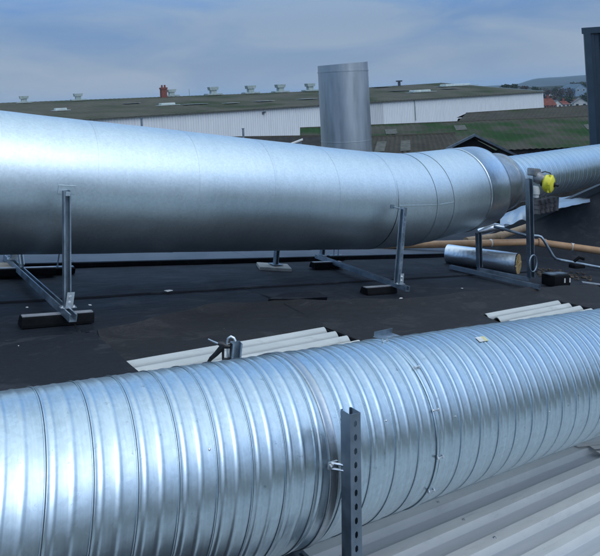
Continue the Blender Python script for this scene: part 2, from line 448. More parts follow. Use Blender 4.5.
def strip(name, pts, w, mat, label, thick=.005):
    bm = NB(); n = len(pts)
    a = [bm.verts.new((p[0], p[1], w)) for p in pts]; b = [bm.verts.new((p[0], p[1], w-thick)) for p in pts]
    bm.faces.new(a); bm.faces.new(b[::-1])
    for i in range(n): bm.faces.new((a[i], a[(i+1) % n], b[(i+1) % n], b[i]))
    bmesh.ops.triangulate(bm, faces=[f for f in bm.faces if len(f.verts) > 4])
    return single(name, bm, mat, label, 'roofing membrane', (pts[0][0], pts[0][1], w))
def flapfn(u, v): return .006*NZ.noise(V((u*2, v*3, 7)))
bm = NB()
bm = grid_sheet(-2.6, 1.36, 2.6, 3.77, DECK+.020, 60, 24, lambda u, v: .007*NZ.noise(V((u*1.6, v*3, 7))) - .02*max(0, 2.9-v), .022)
single('membrane_flap', bm, M['deck2'], 'smooth black membrane sheet with a square corner, left of the middle pale corrugated sheet', 'roofing membrane', (1.3, 3.7, DECK+.012), sm=50)
bm = grid_sheet(1.375, 7.6, 0, 1, 0, 240, 10, None, .012)
for v_ in bm.verts:
    lo = deck_edge(v_.co.x)-.004; hi = pw(LN, v_.co.x)+.02*NZ.noise(V((v_.co.x*2.7, 0, 3)))-.012
    dz = v_.co.z; v_.co.y = lo+(hi-lo)*v_.co.y
    v_.co.z = DECK+dz+fold(v_.co.x, v_.co.y)+.007+.010*NZ.noise(V((v_.co.x*1.9, v_.co.y*6, 4)))*(1 if .02 < (v_.co.y-lo)/(hi-lo) < .98 else 0)+.005
single('membrane_strip', bm, M['deck3'], 'brownish wrinkled membrane strip along the deck edge behind the ribbed duct', 'roofing membrane', (2.4, 3.6, DECK), sm=50)
# a folded corner standing up where two strips meet
bm = NB()
P = [(2.90, 4.16), (3.14, 4.27), (3.44, 4.22), (3.42, 4.04), (3.16, 4.10)]
top = [bm.verts.new((p[0], p[1], DECK+.060-.012*abs(i-2))) for i, p in enumerate(P)]
bot = [bm.verts.new((p[0]+.01, p[1]+.02, DECK+.006)) for p in P]
bm.faces.new(top)
for i in range(5): bm.faces.new((top[i], top[(i+1) % 5], bot[(i+1) % 5], bot[i]))
single('membrane_fold', bm, M['deck2'], 'small raised black fold of membrane on the deck between the two ducts', 'membrane fold', (3.36, 4.05, DECK))

# long lap joints of the membrane
bm = grid_sheet(-4, 7.6, 4.66, 5.7, DECK+.013, 160, 4, lambda u, v: .006*NZ.noise(V((u*1.1, v*2.2, 3)))+.003*NZ.noise(V((u*3.7, v*6, 9))), .012)
single('membrane_sheet', bm, M['deck2'], 'long dark membrane sheet lying under the big smooth duct', 'roofing membrane', (2, 5, DECK), sm=50)

# kerb with metal capping behind the big duct
t = thing('roof_kerb', 'low dark kerb with a blue-grey metal capping running behind the big smooth duct', 'kerb', (2, 6.1, DECK))
bm = NB(); box(bm, (1.8, 5.99, DECK+.018), (11.4, .40, .06)); part('upstand', bm, M['deck2'], t)
bm = NB()
for k in range(6): box(bm, (-3.0+k*1.92, 5.98, DECK+.054), (1.915, .46, .010))
part('capping', bm, M['kerbcap'], t)

# exposed fibre cement sheets
def wavy(u0, u1, v0, v1, w, ang, pitch, amp, org, thick=.007, nper=12, ends=None):
    bm = NB(); ca, sa = math.cos(ang), math.sin(ang); lay = bm.verts.layers.float.new('silt_shade')  # darkens the troughs: shade between the ridges is put into the colour
    n = int((v1-v0)/pitch*nper); L = []
    for s in (0, -thick):
        a = []; b = []
        for j in range(n+1):
            y = v0+(v1-v0)*j/n
            z = w+amp*math.cos(2*PI*y/pitch)+s
            row = []
            for i in range(9):
                x = u0+(u1-u0)*i/8
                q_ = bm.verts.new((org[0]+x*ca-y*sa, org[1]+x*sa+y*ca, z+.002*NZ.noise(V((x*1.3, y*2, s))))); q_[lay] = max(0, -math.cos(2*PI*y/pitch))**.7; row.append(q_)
            a.append(row)
        L.append(a)
    T, B = L
    for j in range(n):
        for i in range(8):
            bm.faces.new((T[j][i], T[j][i+1], T[j+1][i+1], T[j+1][i])); bm.faces.new((B[j][i], B[j+1][i], B[j+1][i+1], B[j][i+1]))
        bm.faces.new((T[j][0], T[j+1][0], B[j+1][0], B[j][0])); bm.faces.new((T[j][8], B[j][8], B[j+1][8], T[j+1][8]))
    return bm
ANG = math.radians(7)
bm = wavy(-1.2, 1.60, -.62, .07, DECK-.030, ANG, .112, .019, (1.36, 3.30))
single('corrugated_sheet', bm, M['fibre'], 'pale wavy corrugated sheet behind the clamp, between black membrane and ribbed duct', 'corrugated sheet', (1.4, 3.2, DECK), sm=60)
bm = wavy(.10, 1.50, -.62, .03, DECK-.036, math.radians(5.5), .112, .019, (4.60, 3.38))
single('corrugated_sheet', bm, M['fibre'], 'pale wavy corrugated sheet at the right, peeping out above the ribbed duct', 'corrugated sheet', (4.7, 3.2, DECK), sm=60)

# lower profiled roof
def lower_roof():
    bm = NB(); lay = bm.verts.layers.float.new('silt_shade')
    pitch = .2085; hgt = .040
    prof = []
    k0, k1 = -20, 16
    for k in range(k0, k1):
        y = k*pitch
        prof += [(y-.034, hgt, 0), (y+.034, hgt, 0), (y+.048, .002, .6), (y+.052, 0, 1), (y+.104, 0, 1), (y+.156, 0, 1), (y+.160, .002, .6)]
    prof = [p for p in prof if -2.5 < p[0] < 2.83]
    us = [-3+i*.5 for i in range(36)]
    rows = []
    for p in prof:
        r = []
        for u in us:
            v = bm.verts.new((u, p[0], LOW-hgt*.5+p[1]+.002*NZ.noise(V((u, p[0]*3, 0))))); v[lay] = p[2]; r.append(v)
        rows.append(r)
    for j in range(len(rows)-1):
        for i in range(len(us)-1): bm.faces.new((rows[j][i], rows[j][i+1], rows[j+1][i+1], rows[j+1][i]))
    return bm
bm = lower_roof()
lr = thing('profiled_roof', 'lower roof of trapezoidal sheets with beige crests and grey valleys at bottom right', 'roof', (4, 1.5, LOW))
part('roof_sheets', bm, M['lowsheet'], lr)
bm = NB()
for (u_, v0_) in ((3.35, 0), (5.45, 0)):
    for k in range(-8, 14):
        hexbolt(bm, (u_+.01*((k*7) % 3), k*.2085, LOW+.020), (0, 0, 1), .006, .005)
part('roof_screw', bm, M['bolt'], lr, kind='stuff')
bm = NB(); box(bm, (6, 2.845, -1.76), (18, .012, .72)); part('flashing', bm, M['bright'], lr)

bm = grid_sheet(-3, 1.72, -2.4, 2.83, LOW+.028, 40, 60, lambda u, v: .012*math.cos(2*PI*v/.2085)+.004*NZ.noise(V((u*2, v*3, 1))), .01)  # dark sheet added, mostly unseen, so the duct reflects dark at lower left
single('added_dark_sheet', bm, M['deck2'], 'dark sheet added over the lower roof to darken reflections in the ribbed duct', 'roofing membrane', (0, 1.5, LOW), sm=50)
# soot stains / leaf litter on the lower roof
for (x, y, s) in ((559, 461, .035), (567, 457, .022), (574, 450, .05)):
    pass

# ================================================================== DUCTS
def spiral(bm, p0, axis, r, pitch, k0, k1, nth, prof, phase=0):
    axis = V(axis).normalized(); x, y = frame(axis); p0 = V(p0)
    np_ = len(prof)
    rows = {}
    for th in range(nth+1):
        a = 2*PI*th/nth; cdir = x*math.cos(a)+y*math.sin(a)
        for k in range(k0, k1):
            for j, (ph, h) in enumerate(prof):
                if th == nth: continue
                s = pitch*(k+ph+th/nth)+phase
                # slight dents
                q = p0+axis*s
                rr = r+h+.0016*NZ.noise(V((s*2.4, math.cos(a)*1.7, math.sin(a)*1.7)))
                rows[(th, k, j)] = bm.verts.new(q+cdir*rr)
    tot = [(k, j) for k in range(k0, k1) for j in range(np_)]
    idx = {kj: i for i, kj in enumerate(tot)}
    for th in range(nth):
        for i in range(len(tot)-1):
            a = rows[(th, *tot[i])]; b = rows[(th, *tot[i+1])]
            if th < nth-1: c = rows[(th+1, *tot[i+1])]; d = rows[(th+1, *tot[i])]
            else:
                i1, i2 = i+1+np_, i+np_
                if i1 >= len(tot): continue
                c = rows[(0, *tot[i1])]; d = rows[(0, *tot[i2])]
            f = bm.faces.new((a, b, c, d))
            if .049 < prof[tot[i][1]][0] < .067: f.material_index = 1
def rib(c, w, h, n=6):
    return [(c-w/2+w*i/n, h*.5*(1-math.cos(2*PI*i/n))) for i in range(n+1)]
# strip profile: hooked lock seam, then two pressed ribs
PROF = [(0.0, 0), (.016, 0.0), (.022, .0036), (.040, .0040), (.052, .0030), (.056, -.0022), (.066, -.0024), (.072, .0012), (.095, .0016), (.115, 0.0)] \
    + rib(.235, .16, .0017, 8) + [(.40, .0002)] + rib(.62, .20, .0022, 8) + [(.80, 0.0)] + [(.92, 0.0)]
PC = (0, 2.313, -1.273); PR = .378
SP = .148
fd = thing('spiral_duct', 'large shiny ribbed spiral duct crossing the foreground from bottom left to the right edge', 'duct', (1.78, 2.313, -1.655))
bm = NB(); spiral(bm, PC, (1, 0, 0), PR, SP, -9, 40, 160, PROF, .02)
M['seam'] = simple('seam_grime', (.05, .06, .07), (.12, .135, .15), 14, .6, .8, 0)
part('duct_pipe', bm, [M['galv'], M['seam']], fd, 40)
# wide dull coupling by the post
bm = NB()
lathe(bm, [(1.726, PR+.001), (1.726, PR+.006), (1.731, PR+.0072), (1.736, PR+.0055), (1.762, PR+.0055), (1.767, PR+.0072), (1.772, PR+.006), (1.772, PR+.001)], PC, (1, 0, 0), 160)
M['band'] = mat_duct('dull_band', (.44, .49, .52), (.54, .58, .61), .32, .44, (3, 3, 3), 6, .3)
cp = part('coupling_band', bm, M['band'], fd, 40, label='dull grey coupling band behind the perforated post')
# narrow joint with pairs of bolts
bm = NB()
UJ = 2.385
lathe(bm, [(UJ-.018, PR+.001), (UJ-.018, PR+.005), (UJ-.013, PR+.0066), (UJ-.008, PR+.005), (UJ-.0025, PR+.005), (UJ, PR+.002), (UJ+.0025, PR+.005), (UJ+.008, PR+.005), (UJ+.013, PR+.0066), (UJ+.018, PR+.005), (UJ+.018, PR+.001)], PC, (1, 0, 0), 160)
jb = part('joint_band', bm, M['galv'], fd, 40)
def onpipe(u, deg, h=0):
    a = math.radians(deg)
    return V((u, PC[1]-(PR+h)*math.cos(a), PC[2]+(PR+h)*math.sin(a))), V((0, -math.cos(a), math.sin(a)))
for deg in (57, 27, -2, -27, 92):
    bm = NB()
    tt = V((0, math.sin(math.radians(deg)), math.cos(math.radians(deg))))
    for s in (-1, 1):
        p, nn = onpipe(UJ+s*.017, deg, .006)
        box(bm, p+nn*.002, (.007, .013, .009), MX((V((1, 0, 0)), tt, nn)).transposed())
        hexbolt(bm, p+nn*.006, nn, .0040, .005)
    p, nn = onpipe(UJ, deg, .010)
    tube(bm, [p-V((.022, 0, 0)), p+V((.022, 0, 0))], .002, 8)
    part('bolt_pair', bm, M['bolt'], fd)
for (u, deg) in ((2.52, 20), (2.9, 42), (1.2, 35), (3.3, 5), (2.07, 28)):
    bm = NB(); p, nn = onpipe(u, deg, .001); lathe(bm, [(0, .005), (.003, .004), (.004, 0)], p, nn, 10); part('screw', bm, M['bolt'], fd)
# sticker
bm = NB()
for i in range(5):
    for (a, b) in ((0, 1),):
        q = [onpipe(u_, 74+dg, .0042)[0] for (u_, dg) in ((2.995+i*.016, -3.2), (2.995+(i+1)*.016, -3.2), (3.005+(i+1)*.016, 3.2), (3.005+i*.016, 3.2))]
        poly(bm, q, 0 if i < 3 else 1)
part('sticker', bm, [M['whiteplastic'], simple('faded_yellow_label', (.45, .42, .2), (.6, .56, .3), 20, .6, 0, 0)], fd)

# ------------------------------------------------------------------ big smooth duct
SC = .955
BD = V((0, 5.02, -.36))*SC; BR = .532*SC
EW = RC @ V((1.13, 1, -.0233)).normalized(); EDIR = RM.transposed() @ EW
X1 = V((1, 0, 0))
bd = thing('smooth_duct', 'big smooth silver duct with a bend, resting on the steel frames across the middle', 'duct', (4.5, 5.02, -.892))
def dent(u, a): return .0022*NZ.noise(V((u*1.6, math.cos(a)*1.5, math.sin(a)*1.5)))+.001*NZ.noise(V((u*5, math.cos(a)*4, math.sin(a)*4)))
def smooth_seg(p0, n0, p1, n1, axis, r0, r1, nl=10, n=128, lap=.003):
    """cylinder between two cutting planes (p, n)"""
    bm = NB(); p0 = V(p0); p1 = V(p1); axis = V(axis).normalized(); x, y = frame(axis)
    rings = []
    for i in range(nl+1):
        t = i/nl; ring = []
        for k in range(n):
            a = 2*PI*k/n; cd_ = x*math.cos(a)+y*math.sin(a)
            r = r0+(r1-r0)*t
            if i == nl: r += 0
            q = cd_*r
            s0 = -(q.dot(n0))/axis.dot(n0); s1 = -(q.dot(n1))/axis.dot(n1)
            A = p0+q+axis*s0; B = p1+q+axis*s1
            P = A+(B-A)*t
            ring.append(bm.verts.new(P+cd_*dent(P.x, a)))
        rings.append(ring)
    # lapped bead at the far end
    lip = [bm.verts.new(v.co+(v.co-p1-axis*((v.co-p1).dot(axis))).normalized()*lap) for v in rings[-1]]
    lip2 = [bm.verts.new(v.co-axis*.018) for v in lip]
    rings.append(lip); rings.append(lip2)
    for i in range(len(rings)-1):
        for k in range(n): bm.faces.new((rings[i][k], rings[i][(k+1) % n], rings[i+1][(k+1) % n], rings[i+1][k]))
    return bm
js = [q*SC for q in (-4.2, -3.0, -1.9, -.55, .85, 1.52, 2.36, 3.12, 3.88, 4.66)]
for i in range(len(js)-1):
    bm = smooth_seg(BD+X1*js[i], X1, BD+X1*js[i+1], X1, X1, BR+.0012*(i % 2), BR+.0012*(i % 2), 12, lap=.0009)
    sec = part('duct_section', bm, M['alu'], bd, 40)
# bend: gores
dirs = [X1]+[(X1.lerp(EDIR, k)).normalized() for k in (.30, .85, 1.0)]
pts = [BD+X1*4.66*SC]
for dd, L in zip(dirs[1:], (.62, .30, .78)): pts.append(pts[-1]+dd*L*SC)
for i in range(3):
    n0 = (dirs[i]+dirs[i+1]).normalized(); n1 = (dirs[i+1]+dirs[min(i+2, 3)]).normalized()
    bm = smooth_seg(pts[i], n0, pts[i+1], n1, dirs[i+1], BR+.001, BR+.001, 6, lap=.0035)
    part('bend_segment', bm, M['alu'], bd, 40)
END = pts[-1]
# rolled end segment with bead and cap
bm = NB()
lathe(bm, [(0.0, BR+.0045), (.006, BR+.008), (.014, BR+.004), (.40, BR+.004), (.448, BR+.002), (.460, BR-.006), (.466, BR-.03), (.466, .33)], END, EDIR, 128)
M['cap'] = mat_duct('crinkled_cladding', (.62, .71, .76), (.68, .77, .82), .28, .36, (4, 4, 4), 8, .3, .8, .38)
part('end_cap', bm, M['cap'], bd, 40)
print('END axis px', END)
# longitudinal seam on the bend
bm = NB()
def onbig(p, ax, deg, h=0):
    x = V((0, -1, 0)); x = (x-x.dot(ax)*ax).normalized(); y = V((0, 0, 1)); y = (y-y.dot(ax)*ax-y.dot(x)*x).normalized()
    a = math.radians(deg); return p+(x*math.cos(a)+y*math.sin(a))*(BR+h)
for i in (1, 2):
    prism(bm, [(-.006, 0), (.006, 0), (.006, .004), (-.006, .004)], onbig(pts[i-1], dirs[i], -1), onbig(pts[i], dirs[i], -1))
part('long_seam', bm, M['alu'], bd)

# ------------------------------------------------------------------ far spiral duct with collar
FR = .322
fp = thing('spiral_duct', 'smaller ribbed duct running right from the capped end of the big smooth duct', 'duct', END+EDIR*1.0+V((0, 0, -FR)))
C0 = END+EDIR*.465
bm = NB(); spiral(bm, C0, EDIR, FR, .150, 1, 95, 96, PROF, .18)
part('duct_pipe', bm, [M['galv'], M['seam']], fp, 40)
bm = NB()
lathe(bm, [(0.0, FR+.02), (0, FR+.062), (.02, FR+.062), (.022, FR+.030), (.16, FR+.028), (.162, FR+.060), (.19, FR+.060), (.192, FR+.03)], C0, EDIR, 96)
part('flange', bm, M['ash'], fp, 35)
bm = NB()
lathe(bm, [(.19, FR+.03), (.20, FR+.050), (.50, FR+.050), (.51, FR+.068), (.545, FR+.068), (.555, FR+.018), (.66, FR+.010), (.66, FR)], C0, EDIR, 96)
part('collar', bm, M['galv_dull'], fp, 35)
ax, ay = frame(EDIR)
for k in range(18):
    bm = NB(); a = 2*PI*k/18; hexbolt(bm, C0+EDIR*.19+(ax*math.cos(a)+ay*math.sin(a))*(FR+.045), EDIR, .008, .008); part('flange_bolt', bm, M['bolt'], fp)

# ================================================================== SUPPORTS
def foot(name, t, c, L=.47, wd=.11, h=.058, lab=None):
    bm = NB(); u, v, w = c
    pr = [(-wd/2, 0), (wd/2, 0), (wd/2, h*.25), (wd*.38, h*.9), (wd*.34, h), (-wd*.34, h), (-wd*.38, h*.9), (-wd/2, h*.25)]
    prism(bm, pr, (u-L/2, v, w), (u+L/2, v, w), V((0, 1, 0)), V((0, 0, 1)))
    f = part(name, bm, M['rubber'], t, label=lab)
    bm = NB(); box(bm, (u, v, w+h+.002), (L*.985, .042, .008)); part('metal_insert', bm, M['alu_strip'], f)
    return f
def bracket(t, p, sx=1):
    bm = NB()
    p = V(p)
    box(bm, p+V((0, -.024, .045)), (.046, .004, .10)); box(bm, p+V((.0, 0, -.002)), (.10, .046, .004))
    hexbolt(bm, p+V((0, -.026, .065)), (0, -1, 0)); hexbolt(bm, p+V((0, -.026, .03)), (0, -1, 0))
    hexbolt(bm, p+V((.036, 0, 0)), (0, 0, 1)); hexbolt(bm, p+V((-.036, 0, 0)), (0, 0, 1))
    part('base_bracket', bm, M['bright'], t)
RT = DECK+.062
# left frame
t = thing('duct_support', 'galvanised steel frame with a tall upright under the left end of the smooth duct', 'pipe support', (1.25, 4.15, DECK), group='steel frames carrying the big duct')
foot('rubber_foot', t, (1.215, 4.06, DECK+.006), .44); foot('rubber_foot', t, (1.23, 5.42, DECK+.026), .62)
bm = NB(); strut(bm, (1.25, 3.86, RT+.024), (1.25, 5.92, RT+.024), (0, 0, 1), .045); part('cross_rail', bm, M['strut'], t)
bm = NB(); strut(bm, (1.262, 4.05, RT+.046), (1.160, 4.06, -.325), (0, -1, 0), .045); up = part('upright', bm, M['strut'], t)
bm = NB(); strut(bm, (1.25, 5.66, RT+.058), (1.25, 5.66, -.36), (0, -1, 0), .045); part('upright', bm, M['strut'], t)
bracket(t, (1.262, 4.03, RT+.050)); bracket(t, (1.25, 5.62, RT+.062))
bm = NB()
FV = BD.y-BR
box(bm, (1.225, FV-.004, -.338), (.115, .003, .06), bev=.001); tube(bm, [(1.175, 4.06, -.345), (1.228, FV, -.345)], .006, 8); box(bm, (1.165, 4.036, -.345), (.03, .012, .026))
part('duct_bracket', bm, M['alu'], t)
# brace by the far upright
bm = NB(); strut(bm, (1.25, 5.30, RT+.062), (1.25, 5.64, RT+.30), (0, -.6, .8), .035); part('brace', bm, M['strut'], t)
# middle/right frame
t = thing('duct_support', 'galvanised steel frame with a leaning slotted upright just before the bend', 'pipe support', (4.54, 4.2, DECK), group='steel frames carrying the big duct')
foot('rubber_foot', t, (4.18, 4.20, DECK+.006), .38); foot('rubber_foot', t, (4.42, 5.28, DECK+.026), .40)
bm = NB(); strut(bm, (4.32, 3.97, RT+.024), (4.54, 5.62, RT+.024), (0, 0, 1), .045); part('cross_rail', bm, M['strut'], t)
bm = NB(); strut(bm, (4.315, 4.10, RT+.046), (4.395, 4.16, -.355), (-1, -.2, 0), .05)
for k in range(14):
    box(bm, (4.315+.08*(k+.5)/14+.002, 4.0765+.05*(k+.5)/14, RT+.075+k*.047), (.020, .004, .022), mi=1)
part('upright', bm, [M['strut'], M['strutdark']], t)
bm = NB(); strut(bm, (4.54, 5.52, RT+.056), (4.54, 5.52, -.4), (0, -1, 0), .045); part('upright', bm, M['strut'], t)
bracket(t, (4.325, 4.08, RT+.050))
bm = NB(); tube(bm, [(4.395, 4.14, -.375), (4.385, FV, -.365)], .006, 8); box(bm, (4.368, FV-.003, -.36), (.05, .004, .035)); part('duct_bracket', bm, M['strut'], t)
# third frame, under the bend
t = thing('duct_support', 'dark steel frame whose tall post reaches the yellow actuator', 'pipe support', (6.35, 4.1, DECK), group='steel frames carrying the big duct')
bm = NB(); strut(bm, (6.20, 3.80, DECK+.05), (6.12, 4.95, DECK+.05), (0, 0, 1), .045); part('cross_rail', bm, M['strutdark'], t)
b0 = V(ra(531, 279, 6.95)); b0.z = DECK+.075
b1 = ra(529, 179, 6.95)
bm = NB(); strut(bm, b0, b1, (-.3, -1, 0), .062); part('upright', bm, M['strutdark'], t)
q0 = ra(479.5, 267, 7.3); q1 = ra(478.5, 233, 7.3)
bm = NB(); strut(bm, q0, q1, (-.2, -1, 0), .055); part('upright', bm, M['strutdark'], t)
bm = NB(); strut(bm, V(b0)+V((0, .03, -.025)), V(q0)+V((0, .03, -.03)), (0, 0, 1), .041); part('cross_rail', bm, M['strutdark'], t)
# loop of a ring clamp round the post
bm = NB(); c = ra(531.5, 263, 6.9)
xx, yy = V((1, 0, 0)), V((0, 0, 1))
tube(bm, [c+(xx*math.cos(a)+yy*math.sin(a)*1.25)*.075+V((0, -.02, 0)) for a in [i*2*PI/20 for i in range(21)]], .008, 8)
part('ring_clamp', bm, M['strut'], t)
# black end foot with two pale marks
c = ra(556, 283, 7.0)
fo = thing('rubber_support_foot', 'black block foot with two pale marks below the yellow actuator', 'support foot', (c.x, c.y, DECK))
bm = NB(); box(bm, (c.x, c.y, DECK+.07), (.34, .17, .12), bev=.012); part('foot_block', bm, M['rubber'], fo, 40)
bm = NB(); box(bm, (c.x, c.y+.01, DECK+.138), (.36, .09, .014)); part('top_plate', bm, M['strutdark'], fo)
for s in (-1, 1):
    bm = NB(); box(bm, (c.x+.09+s*.055, c.y-.0875, DECK+.075), (.022, .004, .05)); part('end_mark', bm, M['whiteplastic'], fo)

# rod hangers standing behind the duct
def rod_stand(x, u, v, label):
    t = thing('rod_stand', label, 'rod stand', (u, v, DECK), group='pairs of thin rods standing behind the big duct')
    bm = NB(); box(bm, (u, v, DECK+.04), (.22, .10, .05), bev=.008); part('foot_block', bm, M['rubber'], t)
    bm = NB(); box(bm, (u, v, DECK+.070), (.2, .05, .008)); hexbolt(bm, (u-.035, v, DECK+.075), (0, 0, 1)); hexbolt(bm, (u+.035, v, DECK+.075), (0, 0, 1)); part('base_plate', bm, M['strut'], t)
    for s in (-1, 1):
        bm = NB(); tube(bm, [(u+s*.035, v, DECK+.074), (u+s*.035, v, -.55)], .006, 8); part('threaded_rod', bm, M['strut'], t)
rod_stand(0, 1.62, 5.50, 'pair of thin rods on a small black foot behind the left steel frame')
rod_stand(0, 4.92, 5.72, 'pair of thin rods on a small black foot behind the frame before the bend')
# concrete pad and post
c = V((3.78, 5.36, DECK))
t = thing('pad_post', 'short steel post on a pale concrete slab under the middle of the smooth duct', 'pipe support', (3.78, 5.36, DECK))
bm = NB(); box(bm, (3.78, 5.38, DECK+.030), (.34, .27, .035), MX.Rotation(math.radians(-25), 3, 'Z'), bev=.006); part('concrete_slab', bm, M['concrete'], t)
bm = NB(); strut(bm, (3.80, 5.38, DECK+.058), (3.80, 5.38, -.80), (0, -1, 0), .045); part('post', bm, M['strut'], t)
bm = NB(); box(bm, (3.80, 5.38, DECK+.060), (.12, .12, .006)); hexbolt(bm, (3.76, 5.34, DECK+.063), (0, 0, 1)); hexbolt(bm, (3.84, 5.42, DECK+.063), (0, 0, 1)); part('base_plate', bm, M['strut'], t)
# board and foot at the left edge
t = thing('timber_board', 'pale weathered board lying across behind the left steel frame at the left edge', 'board', (.6, 5.55, DECK))
bm = NB(); box(bm, (.85, 5.62, DECK+.055), (.9, .22, .03), MX.Rotation(math.radians(3), 3, 'Z'), bev=.003); part('plank', bm, M['wood'], t)
bm = NB(); box(bm, (.62, 5.62, DECK+.028), (.09, .2, .022)); part('batten', bm, M['rubber'], t)

# ------------------------------------------------------------------ foreground post frame
def perforated(bm, p0, length, w=.042, pitch=.052, hw=.0075, hh=.013, t=.0026):
    """upright U channel; web with oblong holes faces -v, flanges run back along +v"""
    u, v, z0 = p0
    n = int(length/pitch); h = w/2
    for s in (-1, 1):
        box(bm, (u+s*(h+hw)/2, v, z0+length/2), (h-hw, t, length))          # web strips beside the holes
        box(bm, (u+s*(h-t/2+.0002), v+w/2, z0+length/2), (t, w, length))    # flanges
        box(bm, (u+s*(h-.006), v+w-.001, z0+length/2), (.009, t, length))   # returned lips
    z = z0; first = True
    rem = pitch-2*hh
    for k in range(n+1):
        a = z0+k*pitch-rem/2; b = a+rem
        a = max(a, z0); b = min(b, z0+length)
        if b > a:
            box(bm, (u, v, (a+b)/2), (2*hw, t*.98, b-a))
        # rounded hole ends
        if b < z0+length-.004:
            for sx in (-1, 1):
                for (zz, sz) in ((b, 1), (b+2*hh, -1)):
                    if zz < z0+length-.002:
                        pr = [(sx*hw, zz), (sx*hw, zz+sz*.006), (sx*hw*.45, zz+sz*.0018), (sx*hw*.2, zz)]
                        a_ = [bm.verts.new((u+q[0], v-t*.46, q[1])) for q in pr]; b_ = [bm.verts.new((u+q[0], v+t*.46, q[1])) for q in pr]
                        bm.faces.new(a_); bm.faces.new(b_[::-1])
                        for i in range(4): bm.faces.new((a_[i], a_[(i+1) % 4], b_[(i+1) % 4], b_[i]))
t = thing('duct_support', 'frame under the ribbed foreground duct with a perforated post in front', 'pipe support', (1.77, 1.85, LOW))
PU = 1.765
def lean(bm, k): 
    for v_ in bm.verts: v_.co.x += (v_.co.z+.955)*k
bm = NB(); perforated(bm, (1.752, 1.845, LOW+.03), 1.105, .056)
lean(bm, -.12); part('front_post', bm, M['strutdark'], t, label='perforated channel post')
bm = NB(); strut(bm, (PU-.02, 2.755, LOW+.03), (PU-.02, 2.755, -.955), (-.25, -1, 0), .052); part('rear_post', bm, M['strut'], t)
bm = NB()   # rail along v under the duct, holes on its top face
rl = 1.10; z = -1.655-.0225
for s in (-1, 1):
    box(bm, (1.80+s*.0165, 2.27, -1.658), (.018, rl, .003)); box(bm, (1.80+s*.0245, 2.27, -1.68), (.003, rl, .042))
for k in range(22):
    box(bm, (1.80, 1.735+k*.05, -1.658), (.015, .024, .0028))
part('cross_rail', bm, M['strutdark'], t)
bm = NB()   # bolt tying post to the coupling
box(bm, (PU-.035, 1.927, -1.185), (.045, .010, .026)); tube(bm, [(PU-.045, 1.925, -1.175), (PU-.005, 1.885, -1.175)], .0045, 8); tube(bm, [(PU-.045, 1.925, -1.195), (PU-.005, 1.885, -1.195)], .0045, 8)
hexbolt(bm, (PU-.045, 1.921, -1.185), (0, -1, 0), .006, .006)
part('tie_bolt', bm, M['bolt'], t)
for s, nm in ((1, 'front'), (2, 'rear')):
    vv = 1.86 if s == 1 else 2.77
    bm = NB(); box(bm, (1.80, vv, LOW+.024), (.15, .11, .006)); part('base_plate', bm, M['strut'], t)

# trigger clamp
cb = V((PU-.02, 2.745, -.93))
def ck(x, y, Y=3.10): return ra(x, y, Y)
t = thing('trigger_clamp', 'black-handled trigger clamp with a silver hook gripping the top of the short rear post', 'clamp', ck(226, 352))
def ptube(bm, pl, r, Y=3.08, n=10): tube(bm, [ck(x, y, Y) for x, y in pl], r, n)
bm = NB(); ptube(bm, [(224, 344), (220.5, 349), (216, 354), (211, 358.5), (208.5, 362)], [.014, .015, .013, .011, .008]); part('handle', bm, M['blackplastic'], t, 60)
bm = NB(); ptube(bm, [(218, 343.5), (222, 344), (226, 346), (230, 346.5)], [.008, .014, .014, .010])
ptube(bm, [(223, 345), (223, 352), (223, 360)], [.008, .007, .006]); ptube(bm, [(223, 359), (227, 359), (230, 358)], .006)
ptube(bm, [(230.5, 343), (231, 350), (231, 358)], .006); part('body', bm, M['blackplastic'], t, 60)
bm = NB(); ptube(bm, [(208, 339), (213, 341.5), (219, 344)], [.0035, .005, .006]); part('release_lever', bm, M['strut'], t, 60)
bm = NB(); ptube(bm, [(227, 343), (228, 338.5), (231, 336.5), (234, 338), (235.5, 341)], .0065); part('hook', bm, M['bright'], t, 60)
bm = NB(); ptube(bm, [(227, 343), (227.5, 350), (227.5, 357)], [.007, .0055, .0055]); part('plunger', bm, M['bright'], t, 60)
# angle plate lying behind the duct
bm = NB(); box(bm, (3.14, 3.045, DECK+.03), (.20, .085, .004), MX.Rotation(math.radians(8), 3, 'Z')); box(bm, (3.14, 3.083, DECK+.045), (.20, .004, .035), MX.Rotation(math.radians(8), 3, 'Z'))
single('angle_bracket', bm, M['strut'], 'short grey steel angle lying on the black membrane just behind the ribbed duct', 'steel angle', (3.14, 3.05, DECK+.028))
# strips at right edge on the lower roof
bm = NB()
for k, (dv, dw) in enumerate(((0, 0), (-.075, .004), (.085, .002))):
    prism(bm, [(-.024, 0), (.024, 0), (.024, .004), (-.024, .004)], (5.14-.05*k, 2.64+dv, LOW+.034+dw), (6.4, 2.24+dv, LOW+.040+dw), V((.30, .95, 0)), V((0, 0, 1)))
single('metal_strips', bm, M['render'], 'three shiny steel strips lying together on the lower profiled roof at the right edge', 'steel strips', (4.8, 2.4, LOW))

